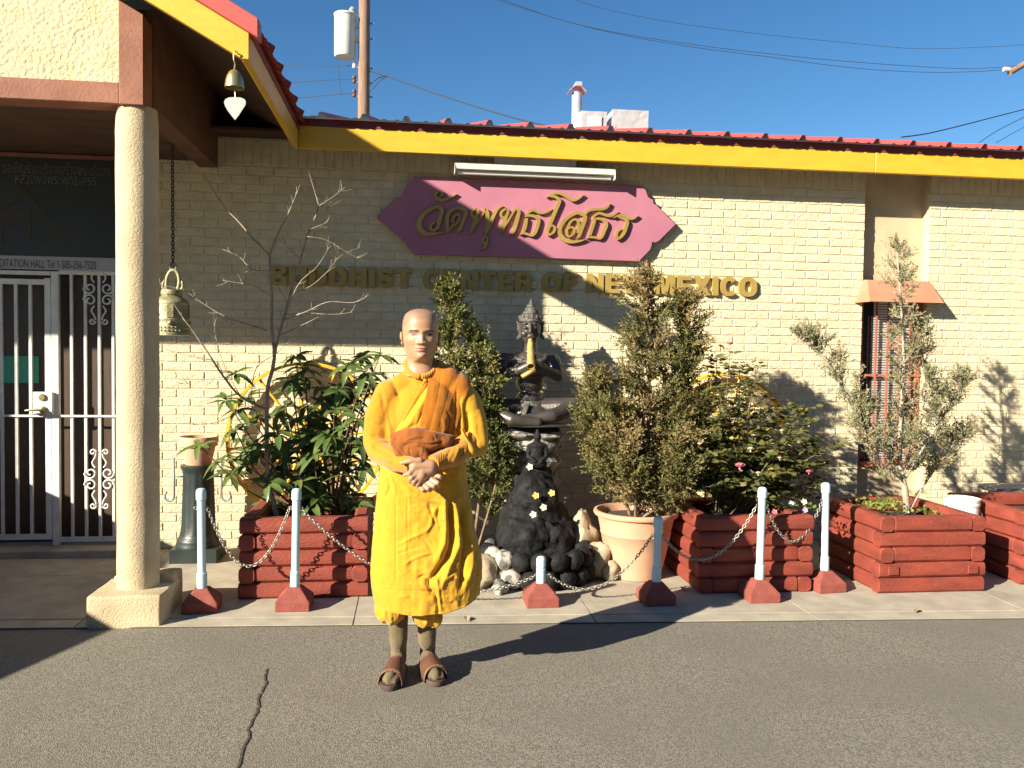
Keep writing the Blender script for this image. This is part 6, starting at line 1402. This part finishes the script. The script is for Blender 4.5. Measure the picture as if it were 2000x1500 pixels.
# upper robe: over the viewer's right shoulder and arm
rb_ = MB(); torso(rb_, .013)
rb_.chain([Q(886, 760, 3.79), Q(912, 790, 3.785), Q(922, 830, 3.775), Q(925, 868, 3.755)], [.068, .066, .064, .060]); rb_.chain([Q(925, 868, 3.755), Q(915, 880, 3.72)], [.060, .05])
me = remesh(rb_, .0055, 16)
rfold = [([(846, 716), (800, 760), (765, 820)], -.010, .007), ([(850, 722), (812, 765), (776, 825)], .008, .007), ([(852, 735), (820, 775), (785, 830)], -.008, .007), ([(852, 748), (826, 785), (795, 835)], .007, .007), ([(850, 765), (830, 795), (806, 842)], -.006, .007), ([(775, 845), (795, 830), (812, 820)], .006, .009), ([(768, 860), (790, 848), (815, 845)], -.006, .008), ([(820, 800), (812, 830), (806, 855)], .006, .007),
         ([(905, 770), (900, 810), (905, 850), (925, 885)], .016, .010), ([(893, 790), (892, 830), (900, 868)], -.018, .010), ([(915, 800), (918, 840), (932, 880)], -.010, .012), ([(935, 800), (944, 840), (946, 880)], .006, .012), ([(903, 835), (915, 845)], -.008, .006), ([(890, 848), (905, 866), (925, 885)], .010, .006)]
disp(me, lambda a, n: folds(a, n, rfold, 3.69)+.0035*wrinkle(a, 13, 4, 1, .6)+.0012*wrinkle(a, 34, 7))
bm = bmesh.new(); bm.from_mesh(me)
def bis(bm, p, q, keep_right=True):          # cut along a line of the front view
    d = V(q.x-p.x, 0, q.z-p.z); nn = V(-d.z, 0, d.x).normalized()
    if (nn.x < 0) == keep_right: nn = -nn
    bmesh.ops.bisect_plane(bm, geom=bm.verts[:]+bm.edges[:]+bm.faces[:], plane_co=p, plane_no=nn, clear_inner=True)
bis(bm, Q(849, 704, 3.69), Q(757, 874, 3.66)); bis_z = Q(820, 905, 3.7).z
bmesh.ops.bisect_plane(bm, geom=bm.verts[:]+bm.edges[:]+bm.faces[:], plane_co=Q(900, 888, 3.75), plane_no=V(0, 0, 1), clear_inner=True)
bmesh.ops.delete(bm, geom=[v for v in bm.verts if in_neck(v.co, .076, -.004)], context='VERTS')
bm.to_mesh(me); bm.free(); shade(me, 9)
ro = link('shoulder_robe', me, M_robe, mk); sd = ro.modifiers.new('t', 'SOLIDIFY'); sd.thickness = .006; sd.offset = 1
# folded orange panel over the shoulder
fp_ = MB(); torso(fp_, .025); fp_.cap(Q(886, 760, 3.79), Q(903, 780, 3.785), .074, .072)
me = remesh(fp_, .0055, 18)
pfold = [([(852+k*11.5, 722+k*4), (843+k*9, 785), (824+k*8.5, 858)], (-.0011 if k % 2 else .0009)*(1+.6*math.sin(k*2.1)), .0032+.0012*(k % 3)) for k in range(6)]+[([(872, 802), (876, 826), (866, 852)], -.006, .005), ([(862, 815), (868, 835), (858, 856)], .004, .005), ([(893, 760), (890, 800), (882, 850)], -.005, .006)]
disp(me, lambda a, n: folds(a, n, pfold, 3.66)+.0018*wrinkle(a, 14, 11, 1.4, .5)+.0005*wrinkle(a, 40, 13))
bm = bmesh.new(); bm.from_mesh(me)
bis(bm, Q(847, 700, 3.66), Q(812, 866, 3.66)); bis(bm, Q(925, 730, 3.68), Q(880, 872, 3.66), False)
bmesh.ops.bisect_plane(bm, geom=bm.verts[:]+bm.edges[:]+bm.faces[:], plane_co=Q(850, 868, 3.66), plane_no=V(0, 0, 1), clear_inner=True)
bmesh.ops.delete(bm, geom=[v for v in bm.verts if in_neck(v.co, .078, -.006)], context='VERTS')
bm.to_mesh(me); bm.free(); shade(me, 9)
po = link('folded_cloth', me, M_orng, mk); sd = po.modifiers.new('t', 'SOLIDIFY'); sd.thickness = .009; sd.offset = 1
# loose sleeve edge of the robe at the elbow
le = [Q(902, 838, 3.675), Q(908, 850, 3.668), Q(920, 868, 3.672), Q(934, 884, 3.685)]
MB().tube(smoothpath(le, 5), .010, 8, squash=.5).build('robe_hem', M_robe, ro, smooth=9)
# russet sash knotted at the belly
sb = MB()
sb.ell(Q(812, 852, 3.625), (.062, .035, .040)).ell(Q(790, 868, 3.63), (.050, .03, .040)).ell(Q(835, 865, 3.62), (.062, .036, .036)).ell(Q(812, 880, 3.615), (.055, .034, .045)).ell(Q(862, 862, 3.635), (.05, .028, .030))
sb.chain([Q(768, 852, 3.655), Q(800, 846, 3.62), Q(845, 852, 3.615), Q(884, 856, 3.655)], [.016, .022, .022, .014]); sb.chain([Q(790, 862, 3.615), Q(815, 868, 3.597), Q(850, 864, 3.605)], [.014, .018, .014])
sb.chain([Q(770, 862, 3.635), Q(780, 885, 3.61), Q(800, 898, 3.60)], [.018, .022, .018]); sb.chain([Q(822, 878, 3.6), Q(832, 890, 3.595), Q(836, 902, 3.6)], [.022, .02, .014])
me = remesh(sb, .005, 3)
kf = [([(785, 872), (810, 864), (840, 868), (870, 862)], -.007, .004), ([(790, 862), (815, 852), (845, 858)], .005, .005), ([(765, 862), (780, 880), (795, 895)], -.006, .005), ([(800, 872), (802, 888), (812, 900)], -.006, .004), ([(825, 876), (822, 890)], .005, .004), ([(835, 875), (840, 890)], -.005, .004), ([(845, 848), (850, 862)], -.004, .004)]
disp(me, lambda a, n: folds(a, n, kf, 3.60)+.002*wrinkle(a, 26, 3)+.001*wrinkle(a, 60, 5))
link('sash', me, M_sash, mk)
# skirt of the robe
lev = [(862, 758, 898, .105, .11), (890, 750, 902, .115, .115), (920, 743, 906, .12, .12), (960, 738, 910, .125, .125), (1000, 733, 916, .132, .13), (1050, 729, 923, .14, .135), (1100, 725, 930, .15, .14), (1150, 722, 937, .158, .145), (1180, 724, 936, .158, .145), (1215, 730, 932, .155, .142)]
lv = np.array(lev, float); NR, NA = 190, 320
py_ = np.linspace(862, 1212, NR); Lx = np.array([P(np.interp(y, lv[:, 0], lv[:, 1]), y, MYC).x for y in py_]); Rx_ = np.array([P(np.interp(y, lv[:, 0], lv[:, 2]), y, MYC).x for y in py_])
Zr = np.array([P(825, y, MYC-.1).z for y in py_]); Fr = np.interp(py_, lv[:, 0], lv[:, 3]); Bk = np.interp(py_, lv[:, 0], lv[:, 4])
ang = np.linspace(0, 2*np.pi, NA, endpoint=False); sx_, cy_ = np.sin(ang), -np.cos(ang); e2 = .82
cxx = np.sign(sx_)*np.abs(sx_)**e2; cyy = np.sign(cy_)*np.abs(cy_)**e2
Xs = ((Lx+Rx_)/2)[:, None]+((Rx_-Lx)/2)[:, None]*cxx[None]; Ys = MYC+np.where(cyy[None] < 0, Fr[:, None], Bk[:, None])*cyy[None]; Zs = Zr[:, None]*np.ones((1, NA))
hemz = np.interp(sx_, [-1, -.6, -.2, .3, .65, 1.0], [.385, .362, .350, .356, .378, .400])[None]*np.where(cy_[None] < 0, 1, 1)
tz = np.linspace(0, 1, NR)[:, None]; ztop = Zr[0]; Zs = ztop+(hemz-ztop)*tz
sv = np.stack([Xs, Ys, Zs], -1).reshape(-1, 3); ii = np.arange(NR-1)[:, None]*NA; jj = np.arange(NA)[None]; j2 = (jj+1) % NA
sf_ = np.stack([ii+jj, ii+NA+jj, ii+NA+j2, ii+j2], -1).reshape(-1, 4)
me = npmesh('robe_skirt', sv, sf_)
wf = [([(772, 965), (773, 1050), (774, 1150)], -.003, .0035), ([(796, 962), (796, 1020), (797, 1085)], -.003, .0035), ([(745, 1152), (800, 1150), (860, 1152)], -.0025, .003),
      ([(876, 975), (882, 1030), (878, 1075), (858, 1108), (836, 1135)], -.030, .013), ([(887, 975), (893, 1035), (891, 1075), (874, 1112), (858, 1150)], .014, .010), ([(898, 985), (908, 1050), (903, 1112), (898, 1150)], -.024, .013), ([(918, 1060), (920, 1100), (912, 1135)], .012, .009), ([(868, 970), (870, 1020), (866, 1060), (850, 1095)], .010, .012),
      ([(786, 950), (812, 968), (845, 978), (870, 985)], .008, .010), ([(796, 972), (820, 985), (850, 1000)], -.005, .008), ([(838, 985), (846, 1012), (852, 1030)], -.008, .006), ([(850, 992), (842, 1020), (830, 1045)], .006, .006), ([(858, 985), (855, 1015), (862, 1040)], -.006, .005),
      ([(780, 1062), (800, 1052), (825, 1040), (850, 1020)], .005, .006), ([(776, 1082), (800, 1072), (830, 1062)], -.004, .005), ([(790, 1100), (815, 1086), (842, 1078)], .005, .006), ([(825, 1050), (836, 1062), (842, 1075)], -.006, .004), ([(815, 1128), (830, 1122), (838, 1140), (845, 1160)], -.012, .007), ([(838, 1120), (852, 1130), (856, 1160), (860, 1195)], .010, .007), ([(848, 1150), (855, 1175), (856, 1200)], -.012, .006),
      ([(800, 1135), (815, 1142), (825, 1150)], .006, .006), ([(870, 1130), (885, 1120), (895, 1130)], .008, .008), ([(755, 935), (760, 955), (752, 975)], -.006, .008), ([(760, 930), (770, 950), (772, 970)], .004, .006), ([(905, 930), (912, 960), (915, 1000)], -.008, .012), ([(890, 920), (896, 960), (894, 985)], .006, .010), ([(926, 1080), (932, 1120), (930, 1160)], -.008, .010), ([(780, 1165), (800, 1160), (830, 1172), (845, 1180)], .004, .008)]
def skf(a, n):
    wx = np.clip((a[:, 0]-Q(765, 1000).x)/.10, .12, 1); low = np.clip((1.05-a[:, 2])/.2, .3, 1)
    return folds(a, n, wf, 3.64)+.0085*wx*low*wrinkle(a, 10.5, 21, 1, .8)+.0046*wx*wrinkle(a, 25, 25, 1, .9)+.0012*wrinkle(a, 60, 27)+.004*vnoise(a, 5, 30)+.010*np.sin(np.arctan2(a[:, 0]-.07, -(a[:, 1]-MYC))*9+2*vnoise(a, 3, 8))*np.clip((n[:, 1]+.15)*2, 0, 1)
disp(me, skf); so_ = link('robe_skirt', me, M_robe, mk); sd = so_.modifiers.new('t', 'SOLIDIFY'); sd.thickness = .004; sd.offset = -1
up_ = MB()
up_.ell(Q(764, 1186, 3.755), (.068, .075, .075)).ell(Q(833, 1194, 3.765), (.062, .075, .068)).ell(Q(850, 1205, 3.75), (.028, .04, .045))
me = remesh(up_, .005, 3)
disp(me, lambda a, n: .010*wrinkle(a, 20, 41, 1.8, .35)+.004*wrinkle(a, 42, 43, 1.5, .5)); link('underskirt', me, M_robe, mk)
# socks and sandals
M_sock = cloth('olive_sock', (0.155, 0.118, 0.060), (0.115, 0.088, 0.046), .95, .4, 300, .3, wave=60)
M_leather = mat('brown_leather', (0.135, 0.058, 0.036), (0.09, 0.04, 0.026), .5, 18, .35, 120, c3=(.22, .12, .08), s3=14, con3=(.6, .75))
M_sole = mat('sandal_sole', (0.050, 0.033, 0.026), (0.075, 0.05, 0.04), .8, 20); M_bed = mat('footbed', (0.12, 0.062, 0.042), None, .8)
for toe, heel, legx in ((G(757, 1352, -.012), G(784, 1306, -.012), 778), (G(858, 1346, -.012), G(829, 1300, -.012), 834)):
    f_ = (toe-heel); L = .275; f_.z = 0; f_.normalize(); r_ = V(f_.y, -f_.x, 0); hl = heel.copy(); hl.z = -.012
    A = lambda u, v, z: hl+f_*(u*L)+r_*v+V(0, 0, z)
    s_m = MB()
    s_m.chain([Q(legx, 1195, 3.835), Q(legx, 1250, 3.852), A(.23, 0, .13), A(.22, 0, .07)], [.047, .042, .037, .037])
    s_m.chain([A(.14, 0, .062), A(.30, 0, .075), A(.55, .002, .060), A(.78, .004, .048), A(.90, .004, .043)], [.030, .036, .034, .027, .019])
    for k, w_ in enumerate((-.024, -.008, .008, .024)): s_m.cap(A(.62, w_, .044), A((.90, .91, .88, .83)[k], w_, .038), .019, .0125)
    me = remesh(s_m, .005, 3); disp(me, lambda a, n: .0015*wrinkle(a, 30, 51, 1, 2)); link('sock', me, M_sock, mk)
    outl = [(-.02, .0), (.0, .026), (.08, .036), (.25, .037), (.45, .041), (.65, .050), (.80, .051), (.92, .040), (.99, .020), (1.01, .0)]
    poly = [(u, w_) for u, w_ in outl]+[(u, -w_*(.93 if u > .5 else 1)) for u, w_ in outl[-2:0:-1]]
    sm_ = MB(); n = len(poly); lay = [(.97, .001), (1.0, .006), (1.0, .022), (.96, .026)]
    sm_.add([A(.5+(u-.5)*(.985 if sc_ < 1 else 1), w_*sc_, z) for sc_, z in lay for u, w_ in poly], [(i*n+k, i*n+(k+1) % n, (i+1)*n+(k+1) % n, (i+1)*n+k) for i in range(3) for k in range(n)]+[tuple(range(n))[::-1], tuple(3*n+k for k in range(n))])
    so2 = sm_.build('sandal', M_sole, mk, smooth=.6, fix=True)
    sm_ = MB(); sm_.add([A(.5+(u-.5)*.93, w_*.86, .0275) for u, w_ in poly]+[A(.5+(u-.5)*.93, w_*.86, .0255) for u, w_ in poly], [tuple(range(n)), tuple(range(n, 2*n))[::-1]]); sm_.build('footbed', M_bed, so2, fix=True)
    # upper: arched leather band from mid-foot to just before the toes
    ub = MB(); nu_, nv_ = 9, 20; vv = []
    for i in range(nu_):
        u = .36+.45*i/(nu_-1); h_ = np.interp(u, [.36, .45, .6, .81], [.098, .094, .084, .066]); w_ = np.interp(u, [.3, .5, .65, .8], [.044, .048, .053, .053])
        for k in range(nv_+1):
            t = math.pi*k/nv_; vv.append(A(u+.05*math.sin(t)*(1 if i == 0 else .0)-(.05*(1-math.sin(t)) if i == nu_-1 else 0)*-1, math.cos(t)*w_*(1.0), .012+h_*max(0, math.sin(t))**.75*.94))
    ub.add(vv, [(i*(nv_+1)+k, i*(nv_+1)+k+1, (i+1)*(nv_+1)+k+1, (i+1)*(nv_+1)+k) for i in range(nu_-1) for k in range(nv_)])
    uo = ub.build('strap', M_leather, so2, smooth=9, fix=True); sd = uo.modifiers.new('t', 'SOLIDIFY'); sd.thickness = .004; sd.offset = 1
    st_ = MB()
    for k in range(4, 17):
        t = math.pi*k/nv_; w_ = .053; p_ = A(.775, math.cos(t)*w_*1.02, 0.012+.069*math.sin(t)**.75*.94+.005); st_.ell(p_, (.0028, .0022, .0018), nu=6, nv=4)
    st_.build('stitching', mat('tan_thread', (.42, .28, .13), None, .8), uo)
